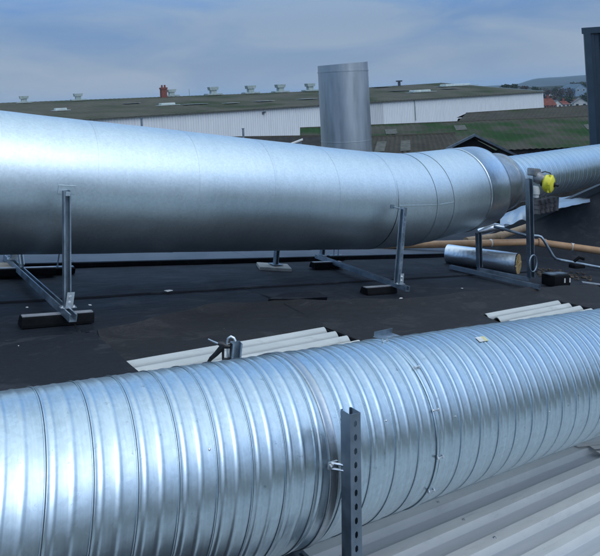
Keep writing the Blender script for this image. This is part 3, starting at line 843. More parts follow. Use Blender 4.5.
# ------------------------------------------------------------------ insulated pipe offcut
a = V((6.84, 4.50, DECK+.150)); b = V((6.56, 5.36, DECK+.125))
t = thing('pipe_offcut', 'foil-wrapped insulated pipe offcut lying on the deck, brown wool showing at its cut end', 'insulated pipe', (a.x, a.y, DECK))
ax_ = (b-a)
bm = NB()
x, y = frame(ax_)
n = 48; rings = []
for i in range(21):
    s = i/20; p = a+ax_*s; ring = []
    for k in range(n):
        an = 2*PI*k/n; r = .128-.004*s+.004*NZ.noise(V((s*6, math.cos(an)*2, math.sin(an)*2)))
        ring.append(bm.verts.new(p+(x*math.cos(an)+y*math.sin(an))*r))
    rings.append(ring)
for i in range(20):
    for k in range(n): bm.faces.new((rings[i][k], rings[i][(k+1) % n], rings[i+1][(k+1) % n], rings[i+1][k]))
bm.faces.new(rings[-1])
part('foil_jacket', bm, M['foil'], t, 60)
bm = NB()
cnt = bm.verts.new(a-ax_.normalized()*.02)
rr = [[bm.verts.new(a+(x*math.cos(2*PI*k/n)+y*math.sin(2*PI*k/n))*.123*q-ax_.normalized()*(.012+.012*NZ.noise(V((k*.7, q*5, 0))))) for k in range(n)] for q in (.35, .65, 1.0)]
for k in range(n):
    bm.faces.new((cnt, rr[0][k], rr[0][(k+1) % n]))
    for j in range(2): bm.faces.new((rr[j][k], rr[j+1][k], rr[j+1][(k+1) % n], rr[j][(k+1) % n]))
part('wool_core', bm, M['wool'], t)

# ------------------------------------------------------------------ yellow damper actuator
Y_ = 7.05
t = thing('damper_actuator', 'yellow round actuator on a grey valve body beside the collar of the far spiral duct', 'actuator', ra(537, 190, Y_))
vb = ra(533, 178, Y_)
axv = (ra(553, 183, Y_-.1)-ra(537, 180, Y_)).normalized()
bm = NB(); lathe(bm, [(0, .0), (0, .06), (.05, .075), (.09, .06), (.12, .035), (.16, .035), (.16, 0)], ra(534, 177, Y_+.02), axv, 20)
box(bm, ra(534, 172, Y_), (.14, .10, .09), bev=.012); part('valve_body', bm, M['ash'], t, 40)
bm = NB(); lathe(bm, [(0, 0), (0, .035), (.04, .05), (.09, .05), (.10, .038), (.13, .038), (.13, 0)], ra(535.5, 186, Y_-.02), ra(535.5, 204, Y_-.02)-ra(535.5, 186, Y_-.02), 20); part('drain_cup', bm, M['whiteplastic'], t, 40)
bm = NB(); yc = ra(545.5, 183, Y_-.03)
lathe(bm, [(-.02, 0), (-.02, .08), (.0, .100), (.05, .104), (.075, .100), (.092, .07), (.097, 0)], yc, axv, 12); part('yellow_housing', bm, M['yellow'], t, 30)
for k in range(6):
    a_ = 2*PI*k/6; x, y = frame(axv); bm = NB(); box(bm, yc+axv*.05+(x*math.cos(a_)+y*math.sin(a_))*.105, (.022, .022, .03), bev=.004); part('lug', bm, M['yellow'], t)
bm = NB(); lathe(bm, [(0, .03), (.015, .03), (.02, .018), (.05, .018), (.05, 0)], yc+axv*.094, axv, 12); part('shaft_cap', bm, M['blackplastic'], t, 40)
bm = NB(); lathe(bm, [(-.05, 0), (-.05, .045), (-.02, .05), (-.02, 0)], yc, axv, 12); part('gland', bm, M['blackplastic'], t, 40)
bm = NB(); tube(bm, [ra(x, y, Y_) for x, y in ((538, 176), (540, 173), (545, 171.5), (550, 173), (552, 177))], .007, 8); part('cable', bm, M['blackplastic'], t, 60)

# ------------------------------------------------------------------ brown drain pipes
def P3(l): return [ra(x, y, Y) for x, y, Y in l]
t = thing('drain_pipe', 'orange-brown plastic drain pipe with couplings running behind the foil offcut', 'pipe', ra(500, 246, 9.2))
bm = NB(); pl = P3(((330, 246, 8.2), (430, 244.5, 8.7), (530, 242, 9.25))); tube(bm, pl, .052, 24); part('pipe_length', bm, M['brownpipe'], t, 40)
pl2 = P3(((531, 242, 9.25), (544, 243, 9.25), (600, 251, 8.8), (680, 264, 8.2)))
bm = NB(); tube(bm, pl2, .052, 24); part('pipe_length', bm, M['brownpipe'], t, 40)
for (p, q) in (((527, 242, 9.25), (534, 242.2, 9.25)), ((538, 242.2, 9.25), (546, 243.4, 9.24))):
    bm = NB(); A_, B_ = P3((p, q)); lathe(bm, [(0, .05), (0, .062), (.012, .066), ((B_-A_).length-.012, .066), ((B_-A_).length, .062), ((B_-A_).length, .05)], A_, B_-A_, 24); part('coupling', bm, M['brownpipe'], t, 40)
for (x, y, Y, x2, y2) in ((490, 243.0, 9.03, 492, 242.9), (571, 246.8, 9.02, 574, 247.3)):
    bm = NB(); A_, B_ = P3(((x, y, Y), (x2, y2, Y))); lathe(bm, [(0, .05), (0, .058), ((B_-A_).length, .058), ((B_-A_).length, .05)], A_, B_-A_, 24); part('pipe_clip', bm, M['whiteplastic'], t, 40)
t = thing('drain_pipe', 'duller brown pipe slanting up behind the bend of the big smooth duct', 'pipe', ra(500, 236, 10))
bm = NB(); tube(bm, P3(((466, 241, 9.3), (500, 236, 9.9), (530, 226, 10.3))), .055, 20); part('pipe_length', bm, M['brownpipe2'], t, 40)
bm = NB(); A_, B_ = P3(((500, 236, 9.9), (507, 233.6, 10.0))); lathe(bm, [(-.06, .05), (-.06, .066), (.06, .066), (.06, .05)], A_, B_-A_, 20); part('coupling', bm, M['brownpipe2'], t, 40)
# bent rail
t = thing('bent_rail', 'thin grey tube bent down behind the tall post, running low to the right edge', 'rail', ra(560, 262, 8))
bm = NB(); tube(bm, P3(((494, 226.5, 8.3), (500, 228, 8.25), (526, 235.3, 8.0), (538, 236, 7.95), (541, 236.8, 7.94), (544, 240.5, 7.93), (553, 256, 7.9), (555.5, 258.8, 7.92), (560, 260, 7.95), (600, 267.5, 8.1), (640, 275, 8.2))), .019, 12); part('tube', bm, M['strut'], t, 60)
bm = NB(); tube(bm, P3(((574, 261.5, 8.0), (579, 257.5, 8.0), (584, 259, 8.0))), .02, 8); box(bm, ra(577, 266, 8.0), (.25, .1, .05), bev=.01); part('stand', bm, M['rubber'], t, 60)
# brown pipe saddle blocks
# foil pieces and blocks beyond
t = thing('insulation_sheet', 'silver foil insulation sheet bulging under the far spiral duct', 'insulation', ra(565, 200, 11))
bm = NB()
g = []
for i in range(15):
    row = []
    for j in range(7):
        s = i/14; q = j/6
        p = ra(540+50*s, 212-10*s-(14-7*s)*q*(1-.5*q), 10.4+.9*q)
        p.z += .03*NZ.noise(V((s*5, q*4, 1)))+.10*math.sin(PI*s)*q
        row.append(bm.verts.new(p))
    g.append(row)
for i in range(14):
    for j in range(6): bm.faces.new((g[i][j], g[i+1][j], g[i+1][j+1], g[i][j+1]))
bmesh.ops.solidify(bm, geom=bm.faces[:], thickness=.02)
part('foil_face', bm, M['foil'], t, 60)
t = thing('insulation_sheet', 'crumpled silver foil insulation below the collar of the far spiral duct', 'insulation', ra(512, 215, 9))
bm = NB(); g = []
for i in range(13):
    row = []
    for j in range(7):
        s = i/12; q = j/6
        p = ra(500+32*s, 226-8*s-(10+6*s)*q, 9.0+.7*q); p.z += .05*NZ.noise(V((s*4, q*4, 6)))+.06*math.sin(PI*q); row.append(bm.verts.new(p))
    g.append(row)
for i in range(12):
    for j in range(6): bm.faces.new((g[i][j], g[i+1][j], g[i+1][j+1], g[i][j+1]))
bmesh.ops.solidify(bm, geom=bm.faces[:], thickness=.02)
part('foil_face', bm, M['foil'], t, 60)
t = thing('insulated_elbow', 'small foil-covered elbow poking out beneath the bend of the big smooth duct', 'pipe elbow', ra(480, 230, 8.4))
bm = NB(); tube(bm, P3(((478, 231.5, 8.5), (484, 229.5, 8.5), (494, 227, 8.5), (503, 227, 8.55))), [.03, .06, .06, .035], 20); part('foil_cover', bm, M['foil'], t, 60)
# block wall stub
t = thing('block_stub', 'rough grey-brown block stub standing just under the far spiral duct', 'block wall', ra(545, 207, 10))
bm = NB(); random.seed(3)
for r_ in range(3):
    for k in range(5):
        p = ra(536.5+k*4.4, 211.5-r_*4.6-k*.9, 10.0)
        box(bm, p, (.074, .12+random.uniform(-.01, .02), .078), MX.Rotation(math.radians(random.uniform(-2, 2)), 3, 'Z'), bev=.003)
part('blocks', bm, M['greybrick'], t)

# dark pitched roof beyond with slate-blue coping
t = thing('pitched_roof', 'dark pitched roof with a slate-blue coping rising to the right edge behind the brown drain pipe', 'roof', ra(560, 240, 10.5))
A0, A1 = at(440, 262, 9.9), at(760, 119, 13.2)
d_ = (A1-A0).normalized()
bm = NB()
L0, L1 = at(440, 268, 9.4), at(760, 275, 9.4)
q = [A0, A1, L1, L0]; n = 12; g = []
for i in range(n+1):
    row = []
    for j in range(n+1):
        s = i/n; r_ = j/n; p = (A0+(A1-A0)*s)*(1-r_)+(L0+(L1-L0)*s)*r_; row.append(bm.verts.new(w2r(p)))
    g.append(row)
for i in range(n):
    for j in range(n): bm.faces.new((g[i][j], g[i][j+1], g[i+1][j+1], g[i+1][j]))
bk = [bm.verts.new(w2r(p+V((0, .5, -3)))) for p in (A0, A1)]
bm.faces.new((g[0][0], g[n][0], bk[1], bk[0]))
part('roof_slope', bm, M['deck'], t)
bm = NB(); prism(bm, [(-.11, -.02), (.11, -.02), (.11, .05), (-.11, .05)], w2r(A0), w2r(A1), *(lambda dd: (V((0, 1, 0)).cross(dd).normalized(), V((0, 1, 0))))((w2r(A1)-w2r(A0)).normalized()))
part('coping', bm, M['coping'], t)

# ------------------------------------------------------------------ debris
def scrap(x, y, sx, sy, mat, label, rz=0, h=.004, w=DECK+.02, cat='scrap'):
    k = at(x, y, 1)-CAM; s = w/(k.dot(E3)); p = w2r(CAM+k*s)
    bm = NB(); box(bm, p, (sx, sy, h), MX.Rotation(rz, 3, 'Z')); 
    for v_ in bm.verts: v_.co.z += .006*NZ.noise(v_.co*30)
    return single('scrap', bm, mat, label, cat, p)
scrap(168.5, 290.5, .055, .045, M['whitepaper'], 'white scrap lying on the open deck under the middle of the big smooth duct', .2)
scrap(27, 307, .014, .012, M['whitepaper'], 'tiny white fleck on the deck left of the near foot of the left frame')
scrap(90, 305, .020, .012, M['whitepaper'], 'tiny white fleck on the deck right of the left frame')
scrap(20, 346.5, .02, .012, M['whitepaper'], 'tiny pale fleck on the black membrane flap at far left')
scrap(401, 298, .05, .02, M['whitepaper'], 'small pale chip beside the near end of the slotted frame rail', .5)
scrap(462, 288, .02, .015, M['whitepaper'], 'tiny pale fleck on the deck in front of the foil offcut')
c = ra(594, 283.5, 7.6)
scrap(594, 283.5, .26, .07, M['bright'], 'silver foil strip lying on the deck at the right edge', -.9, .01, DECK+.04)
t = None
bm = NB(); random.seed(5)
for k in range(90):
    x = random.uniform(538, 592); y = 268+random.random()*8+(x-538)*.09
    kk = at(x, y, 1)-CAM; p = w2r(CAM+kk*((DECK+.012)/kk.dot(E3)))
    box(bm, p, (random.uniform(.01, .05), random.uniform(.01, .04), random.uniform(.006, .02)), MX.Rotation(random.uniform(0, 3), 3, 'Z'))
single('debris', bm, M['orangerag'], 'scattered brown roofing debris on the deck beside the black block foot', 'debris', ra(565, 272, 8), kind='stuff')

# ================================================================== BEYOND THE ROOF (world frame)
def A4(l): return [at(*p) for p in l]
# stack
sb = at(346.8, 150, 13.0); sb.z = 6.0
t = thing('exhaust_stack', 'tall weathered metal exhaust stack with a slanted top rising behind the big smooth duct', 'chimney', sb, world=True)
bm = NB(); n = 72; R_ = 25.2/600*13
bt = [bm.verts.new((sb.x+R_*.985*math.cos(2*PI*k/n), sb.y+R_*math.sin(2*PI*k/n), 6)) for k in range(n)]
def topz(a): return 10.62+.022*math.cos(a)+.02*math.sin(a)
rows = [bt]
for i in range(1, 15):
    rows.append([bm.verts.new((sb.x+R_*math.cos(2*PI*k/n)*(1+.003*NZ.noise(V((i*.4, k*.2, 0)))), sb.y+R_*math.sin(2*PI*k/n), 6+(topz(2*PI*k/n)-6)*i/14)) for k in range(n)])
inn = [bm.verts.new((sb.x+(R_-.012)*math.cos(2*PI*k/n), sb.y+(R_-.012)*math.sin(2*PI*k/n), topz(2*PI*k/n))) for k in range(n)]
inb = [bm.verts.new((v_.co.x, v_.co.y, 8)) for v_ in inn]
rows += [inn, inb]
for i in range(len(rows)-1):
    for k in range(n): bm.faces.new((rows[i][k], rows[i][(k+1) % n], rows[i+1][(k+1) % n], rows[i+1][k]))
part('stack_pipe', bm, M['stack'], t, 40)
bm = NB()
for ang, w_ in ((-PI/2+1.12, .02), (-PI/2-.9, .02)):
    box(bm, (sb.x+(R_+.003)*math.cos(ang), sb.y+(R_+.003)*math.sin(ang), 8.14), (.012, w_, 4.2), MX.Rotation(ang, 3, 'Z'))
part('vertical_seam', bm, M['stack'], t)
bm = NB(); lathe(bm, [(0, R_+.001), (0, R_+.007), (.03, R_+.007), (.03, R_+.001)], (sb.x, sb.y, 10.44), (0, 0, 1), 72); part('top_band', bm, M['stack'], t, 40)
for zz in (7.2, 8.95):
    bm = NB(); lathe(bm, [(0, R_+.001), (.002, R_+.004), (.016, R_+.004), (.018, R_+.001)], (sb.x, sb.y, zz), (0, 0, 1), 72); part('joint_ring', bm, M['stack'], t, 40)

# ground, hill
bm = NB(); poly(bm, [(-6000, -300, -2.6), (6000, -300, -2.6), (6000, 7000, -2.6), (-6000, 7000, -2.6)])
single('ground', bm, M['ground'], None, None, (0, 0, 0), world=True, kind='structure')
bm = NB()
def ridge_h(x):      # crest heights surveyed at 2500 m
    px = 300+x/2500*600
    pts_ = [(-400, 128.5), (300, 95), (480, 86.4), (516, 84.6), (524, 81.5), (534, 77.8), (548, 76.6), (562, 76), (575, 74.5), (590, 73.5), (640, 71), (760, 67), (1000, 60), (1400, 42)]
    for (a, b) in zip(pts_, pts_[1:]):
        if a[0] <= px <= b[0]:
            y = a[1]+(b[1]-a[1])*(px-a[0])/(b[0]-a[0]); break
    else: y = 94.5-.048*(px-300)+.5
    return (94.5-.048*(px-300)-y)/600*2500+10
NX, NY = 200, 16; g = []
for i in range(NX+1):
    x = -2200+6000*i/NX; row = []
    for j in range(NY+1):
        yy = 1900+1500*j/NY; k = math.sin(PI*min(1, (yy-1900)/1200)/1.0*.5) if yy < 3100 else 1
        hh = max(ridge_h(x*2500/max(yy, 2500)), 1)
        z = -3+(hh+3)*(k**1.3)*1.0+2*NZ.noise(V((x*.012, yy*.01, 0)))*k
        if j < 1: z = -4
        row.append(bm.verts.new((x, yy, z)))
    g.append(row)
for i in range(NX):
    for j in range(NY): bm.faces.new((g[i][j], g[i+1][j], g[i+1][j+1], g[i][j+1]))
single('hills', bm, M['hill'], None, None, (0, 2500, 0), world=True, kind='structure', sm=80)

# ------------------------------------------------------------------ warehouse
EA, EB = at(100, 118, 124), at(543, 91.5, 200)       # eave line
EA.z = EB.z = 7.1
ed = (EB-EA).normalized(); nn_ = V((-ed.y, ed.x, 0))
WL = 235.0
EA2 = EB-ed*WL
RG1, RGm, RG0 = at(440, 83, 240), at(300, 91.7, 205), at(0, 103, 156)
RG00 = RG0-ed*(WL-158)
wt = thing('warehouse', 'long low warehouse with pale ribbed wall and mossy brown roof stretching across the background', 'warehouse', (30, 130, 0), world=True)
def wallstrip(bm, p0, p1, z0, z1, pitch=.33, amp=.05, mi=0, mid=None):
    n = int((p1-p0).length/pitch); d0 = (p1-p0).normalized(); out_ = V((d0.y, -d0.x, 0))
    pr = []
    for k in range(n):
        s = k*pitch
        for (q, a) in ((0, 0), (.45, 0), (.55, 1), (.95, 1)): pr.append((s+q*pitch, a*amp))
    pr.append(((p1-p0).length, 0))
    vs = [(bm.verts.new((p0+d0*s+out_*a).to_3d()*1), bm.verts.new(p0+d0*s+out_*a)) for s, a in pr]
    for a, b in vs: a.co.z = z0; b.co.z = z1
    for i in range(len(vs)-1):
        f = bm.faces.new((vs[i][0], vs[i+1][0], vs[i+1][1], vs[i][1]))
        if mid: f.material_index = mid(pr[i][0])
L_ = (EB-EA2).length
def panel(s): return 1 if 158 < s < 166 or 74 < s < 76 else 0
bm = NB(); wallstrip(bm, V((EA2.x, EA2.y, 0)), V((EB.x, EB.y, 0)), -2.7, 6.98, .6, .08, 0, panel)
part('wall', bm, [M['whwall'], M['whwall2']], wt)
bm = NB(); g1 = EB+nn_*94; poly(bm, [(EB.x, EB.y, -2.7), (g1.x, g1.y, -2.7), (g1.x, g1.y, 6.1), (RG1.x, RG1.y, RG1.z-.2), (EB.x, EB.y, 6.98)])
part('gable_wall', bm, M['whwall2'], wt)
bm = NB()
# roof slope, as strips of sheeting with ribs; lies between eave and ridge
rid = [RG00, RG0, RGm, RG1]
def rpt(s):    # ridge point by parameter along eave 0..1
    xs = [0, .14, .45, .56, 1.0]
    xs = [0, 1-158/WL, 1-66/WL, 1.0]
    for i in range(3):
        if s <= xs[i+1]+1e-9:
            tt = (s-xs[i])/(xs[i+1]-xs[i]); return rid[i]+(rid[i+1]-rid[i])*tt
EV = EA2; nR = 360
top = []; bot = []; back = []; mids = []
for i in range(nR+1):
    s = i/nR; e = EA2+(EB-EA2)*s-nn_*.5; r_ = rpt(s)
    bb = .06*(i % 2)
    bot.append(bm.verts.new(e+V((0, 0, bb)))); top.append(bm.verts.new(r_+V((0, 0, bb))))
    back.append(bm.verts.new(r_+nn_*46+V((0, 0, -4.5))))
for i in range(nR):
    bm.faces.new((bot[i], bot[i+1], top[i+1], top[i])); bm.faces.new((top[i], top[i+1], back[i+1], back[i]))
wr = part('roof', bm, M['whroof'], wt)
bm = NB(); prism(bm, [(-.1, -.16), (.1, -.16), (.1, .06), (-.1, .06)], EA2-nn_*.58+V((0, 0, -.05)), EB-nn_*.58+V((0, 0, -.05))); part('gutter', bm, M['oldlight'], wt)
bm = NB(); prism(bm, [(-.12, -.3), (.12, -.3), (.12, .12), (-.12, .12)], EB-nn_*.5+V((0, 0, .06)), RG1+V((0, 0, .06))); part('verge_trim', bm, M['ventgreen'], wt)
for (x, yb, yt) in ((141.5, 126, 118.5),):
    pass
# wall drainpipe and lamp
def onwall(x):    # point of the wall plane at image column x
    k = (x-300)/F; # X = k Y ; EA + s ed
    s = (k*EA.y-EA.x)/(ed.x-k*ed.y); return EA+ed*s   # close enough with the slight roll
for x in (413,):
    p = onwall(x); bm = NB(); tube(bm, [p-nn_*.25+V((0, 0, 0)), p-nn_*.25+V((0, 0, -6))], .15, 8); part('downpipe', bm, M['ventgreen'], wt)
p = onwall(262); bm = NB(); box(bm, p-nn_*.4+V((0, 0, -.9)), (.8, .5, .25)); box(bm, p-nn_*.3+V((-.3, 0, -1.2)), (.15, .15, .6)); part('wall_lamp', bm, M['coping'], wt)
# roof point at image x and fraction up the slope
def onroof(x, y):
    best = None
    for i in range(0, nR):
        s = i/nR; e = EA2+(EB-EA2)*s-nn_*.5; r_ = rpt(s)
        for j in range(0, 41):
            q = e+(r_-e)*(j/40)
            if q.y < 5: continue
            cq = RC.transposed() @ (q-CAM); dx = 300+cq.x/cq.y*F-x; dy = 80-cq.z/cq.y*F-y; c_ = dx*dx+dy*dy
            if best is None or c_ < best[0]: best = (c_, q, (r_-e).normalized())
    return best[1], best[2]
rot_e = MX((ed, nn_, V((0, 0, 1)))).transposed()
# ridge ventilators
vents = [(24, 103.5, 1.0), (78, 101, 1.0), (172, 96.5, 1.0), (213, 95, 1.15), (251, 94, 1.15), (280, 93, 1.15), (310, 91.5, 1.1), (331, 90.5, 1)]
for x, y, k in vents:
    p, _ = onroof(x, y); k *= p.y/85*.78
    bm = NB(); box(bm, p+V((0, 0, .15*k)), (2.6*k, 1.4*k, .22*k), rot_e); 
    box(bm, p+V((0, 0, .55*k)), (.9*k, .8*k, .7*k), rot_e)
    prism(bm, [(-.65*k, .55*k), (.65*k, .55*k), (.78*k, 1.05*k), (-.78*k, 1.05*k)], p-nn_*.5*k+V((0, 0, .25*k)), p+nn_*.5*k+V((0, 0, .25*k)), ed, V((0, 0, 1)))
    part('roof_vent', bm, M['ventgreen'], wr)
# low rooflights (translucent sheets and kerbed domes)
for x, y, lw, dome in ((60, 110.5, 2.6, 1), (167, 105, 3.4, 1), (193, 104.5, 8, 0), (230, 104, 4.5, 0), (262, 101.5, 6, 0), (305, 99.5, 6, 0), (397, 91, 7, 0), (420, 92.2, 5, 1), (447, 89, 6, 0), (455, 85.8, 8, 1), (379, 87.5, 6, 0), (130, 104, 5, 0)):
    p, up = onroof(x, y); k = p.y/105
    bm = NB()
    if dome:
        box(bm, p+V((0, 0, .25)), (lw*k*.75, 1.6*k, .5*k), rot_e, bev=.15*k); box(bm, p+V((0, 0, .05)), (lw*k*1.15, 2.4*k, .16), rot_e)
    else: box(bm, p+V((0, 0, .12)), (lw*k*.55, 3.0*k, .06), rot_e)
    part('rooflight', bm, M['skylight'], wr)
# a purlin line
# brick chimney
p, _ = onroof(164, 97.2); k = p.y/85
bm = NB(); box(bm, p+V((0, 0, .3)), (.78*k, .78*k, 2.3*k), rot_e); box(bm, p+V((0, 0, 1.3*k)), (.92*k, .92*k, .22*k), rot_e); ch_ = part('chimney', bm, M['redbrick'], wr)
for s in (-1, 1):
    bm = NB(); lathe(bm, [(0, .15*k), (.35*k, .12*k)], p+V((s*.2*k, 0, 1.42*k)), (0, 0, 1), 10); part('chimney_pot', bm, M['redbrick'], ch_)
bm = NB(); p, _ = onroof(189.5, 96); tube(bm, [p, p+V((0, 0, 2.2))], .05, 6); part('mast', bm, M['coping'], wr)
p, _ = onroof(399, 86); bm = NB(); box(bm, p+V((0, 0, .8)), (.9, .9, 1.8)); box(bm, p+V((0, 0, 1.9)), (2.2, 1.5, .5)); part('roof_vent', bm, M['coping'], wr)

# thin post in front of the wall
for (x, y0, y1, Y, lab) in ((141.5, 127, 118.3, 30, 'short thin grey post top seen over the big duct towards the left'), (243, 138, 128.5, 30, 'short thin grey post top seen over the middle of the big duct')):
    p1 = at(x, y1, Y); bm = NB(); tube(bm, [V((p1.x, p1.y, 3)), p1], .05, 8); box(bm, p1, (.14, .14, .04))
    single('post', bm, M['strut'], lab, 'post', (p1.x, p1.y, 4), world=True, sm=40)

# ------------------------------------------------------------------ mossy roofs
def slab_building(name, label, mats, ridge, eave, zr, ze, back=6, cat='building', wallm='darkroof', lights=None, rise=.0, nx=160, nseg=8):
    """ridge/eave: ((xpix, Y), (xpix, Y)) with heights zr, ze; a lean roof with real walls down to the ground"""
    R0, R1 = at(ridge[0][0], zr[0], ridge[0][1]), at(ridge[1][0], zr[1], ridge[1][1]); E0, E1_ = at(eave[0][0], ze[0], eave[0][1]), at(eave[1][0], ze[1], eave[1][1])
    t = thing(name, label, cat, ((R0.x+R1.x)/2, R0.y, 0), world=True)
    bm = NB(); g = []
    for i in range(nx+1):
        s = i/nx; row = []
        for j in range(nseg+1):
            q = j/nseg; p = (R0+(R1-R0)*s)*(1-q)+(E0+(E1_-E0)*s)*q
            p.z += .05*NZ.noise(V((s*30, q*5, 0)))+.07*(i % 2)
            row.append(bm.verts.new(p))
        b = R0+(R1-R0)*s+V((0, back, -.15*back)); row.insert(0, bm.verts.new(b)); g.append(row)
    for i in range(nx):
        for j in range(nseg+1): bm.faces.new((g[i][j], g[i+1][j], g[i+1][j+1], g[i][j+1]))
    rf = part('roof', bm, mats, t)
    bm = NB()
    e0, e1 = E0+V((.2, .4, 0)), E1_+V((-.2, .4, 0)); r0, r1 = R0+V((.2, back-.4, -.15*back)), R1+V((-.2, back-.4, -.15*back))
    for a, b in ((e0, e1), (e1, r1), (r1, r0), (r0, e0)):
        poly(bm, [(a.x, a.y, -2.7), (b.x, b.y, -2.7), (b.x, b.y, b.z-.1), (a.x, a.y, a.z-.1)])
    part('wall', bm, M[wallm], t)
    bm = NB(); prism(bm, [(-.12, -.05), (.12, -.05), (.0, .14)], R0, R1, V((0, 1, 0)), V((0, 0, 1))); part('ridge_cap', bm, M['mossroof2'], rf)
    for (s, q, w_, l_) in (lights or ()):
        p = (R0+(R1-R0)*s)*(1-q)+(E0+(E1_-E0)*s)*q
        dn = ((E0+(E1_-E0)*s)-(R0+(R1-R0)*s)).normalized(); sd = V((1, 0, 0)); up = sd.cross(dn); up = up if up.z > 0 else -up
        bm = NB(); box(bm, p+up*.07, (w_, l_, .06), MX((sd, dn, up)).transposed()); part('rooflight', bm, M['oldlight'], rf)
    return t
slab_building('workshop', 'long workshop roof thick with green moss in front of the pale warehouse wall', M['mossroof'],
    ((300, 72), (760, 76)), ((300, 56), (800, 60)), (128.5, 110.3), (157, 140), lights=[(s, q, 1.3, 3.0) for s, q in ((.185, .3), (.33, .25), (.60, .40))])
slab_building('workshop', 'low grey-brown roof strip between the mossy roof and the village', M['mossroof2'],
    ((466, 92), (800, 96)), ((455, 82), (800, 86)), (113.5, 92), (124.5, 110))
slab_building('shed', 'darker lichened roof at the foot of the mossy roof, right of the exhaust stack', M['mossroof2'],
    ((325, 46), (455, 46)), ((300, 38), (470, 38)), (140, 134), (165, 160), lights=[(s, .45, .7, 3.4) for s in (.45, .62)], nx=60)
slab_building('shed', 'dark roof with one white rooflight seen left of the exhaust stack above the big duct', M['darkroof'],
    ((205, 50), (335, 50)), ((180, 42), (340, 42)), (138.5, 136.5), (165, 160), nx=40)
# white rooflight of that shed
t = thing('roof_hatch', 'white tilted roof hatch on the dark roof left of the exhaust stack', 'roof hatch', at(293, 142.5, 43), world=True)
bm = NB(); box(bm, at(293, 143, 43), (1.5, .9, .08), MX.Rotation(math.radians(-18), 3, 'Y')); part('lid', bm, M['render'], t)
bm = NB(); box(bm, at(293.5, 145.5, 43), (1.2, .8, .3)); part('frame', bm, M['strut'], t)
# black gable
t = thing('gabled_shed', 'small black gabled roof peeking over the bend of the big smooth duct', 'shed', at(478, 150, 25), world=True)
pk, lf, rt_ = at(474.5, 135.8, 25), at(446, 150, 25), at(520, 158, 25)
bm = NB()
off = V((1.3, 4, -.55))
for a, b in ((lf, pk), (pk, rt_)):
    vs = [bm.verts.new(p) for p in (a, b, b+off, a+off)]; bm.faces.new(vs)
bmesh.ops.solidify(bm, geom=bm.faces[:], thickness=.12)
part('roof', bm, M['deck2'], t)
bm = NB(); a2, b2 = lf+V((.2, .3, -.1)), rt_+V((-.2, .3, -.1)); pk2 = pk+V((0, .3, -.1))
poly(bm, [(a2.x, a2.y, 3), (b2.x, b2.y, 3), b2, pk2, a2]); poly(bm, [(a2.x, a2.y, 3), a2, a2+off, (a2.x+1.3, a2.y+4, 3)]); poly(bm, [(b2.x, b2.y, 3), (b2.x+1.3, b2.y+4, 3), b2+off, b2])
part('wall', bm, M['darkroof'], t)
bm = NB(); 
for a, b in ((lf, pk), (pk, rt_)): prism(bm, [(-.03, -.06), (.03, -.06), (.03, .05), (-.03, .05)], a-V((0, .04, -.04)), b-V((0, .04, -.04)), V((0, 1, 0)), V((0, 0, 1)))
part('bargeboard', bm, M['strutdark'], t)

# ------------------------------------------------------------------ dark blue building at right
nb = at(591, 145, 20); nt_ = at(585, 33, 20); zt = nt_.z
t = thing('clad_building', 'dark blue metal-clad building corner standing at the right edge', 'building', (nb.x+5, 25, -2.6), world=True)
fa = V((nb.x, nb.y, 0)); fd_ = V((.97, -.24, 0)); sd_ = V((.62, .78, 0))
fb = fa+fd_*10; fc = fb+sd_*16; fdd = fa+sd_*16
bm = NB()
for p_, q_ in ((fa, fb), (fb, fc), (fc, fdd), (fdd, fa)): wallstrip(bm, V(p_), V(q_), -2.7, zt, .30, .035)
part('wall', bm, M['navy'], t)
bm = NB(); rz_ = MX.Rotation(math.atan2(fd_.y, fd_.x), 3, 'Z')
box(bm, (fa.x+.06, fa.y-.05, zt/2-1.35), (.20, .12, zt+2.7), rz_); part('corner_trim', bm, M['navytrim'], t)
bm = NB()
ce = (fa+fb+fc+fdd)/4
def out_(p, k=1.012): return ce+(p-ce)*k
for z_ in (zt, zt+.22):
    pass
lo_ = [bm.verts.new(out_(p)+V((0, 0, zt-.02))) for p in (fa, fb, fc, fdd)]; hi_ = [bm.verts.new(out_(p)+V((0, 0, zt+.18))) for p in (fa, fb, fc, fdd)]
bm.faces.new(hi_); bm.faces.new(lo_[::-1])
for i in range(4): bm.faces.new((lo_[i], lo_[(i+1) % 4], hi_[(i+1) % 4], hi_[i]))
part('parapet_trim', bm, M['navytrim'], t)

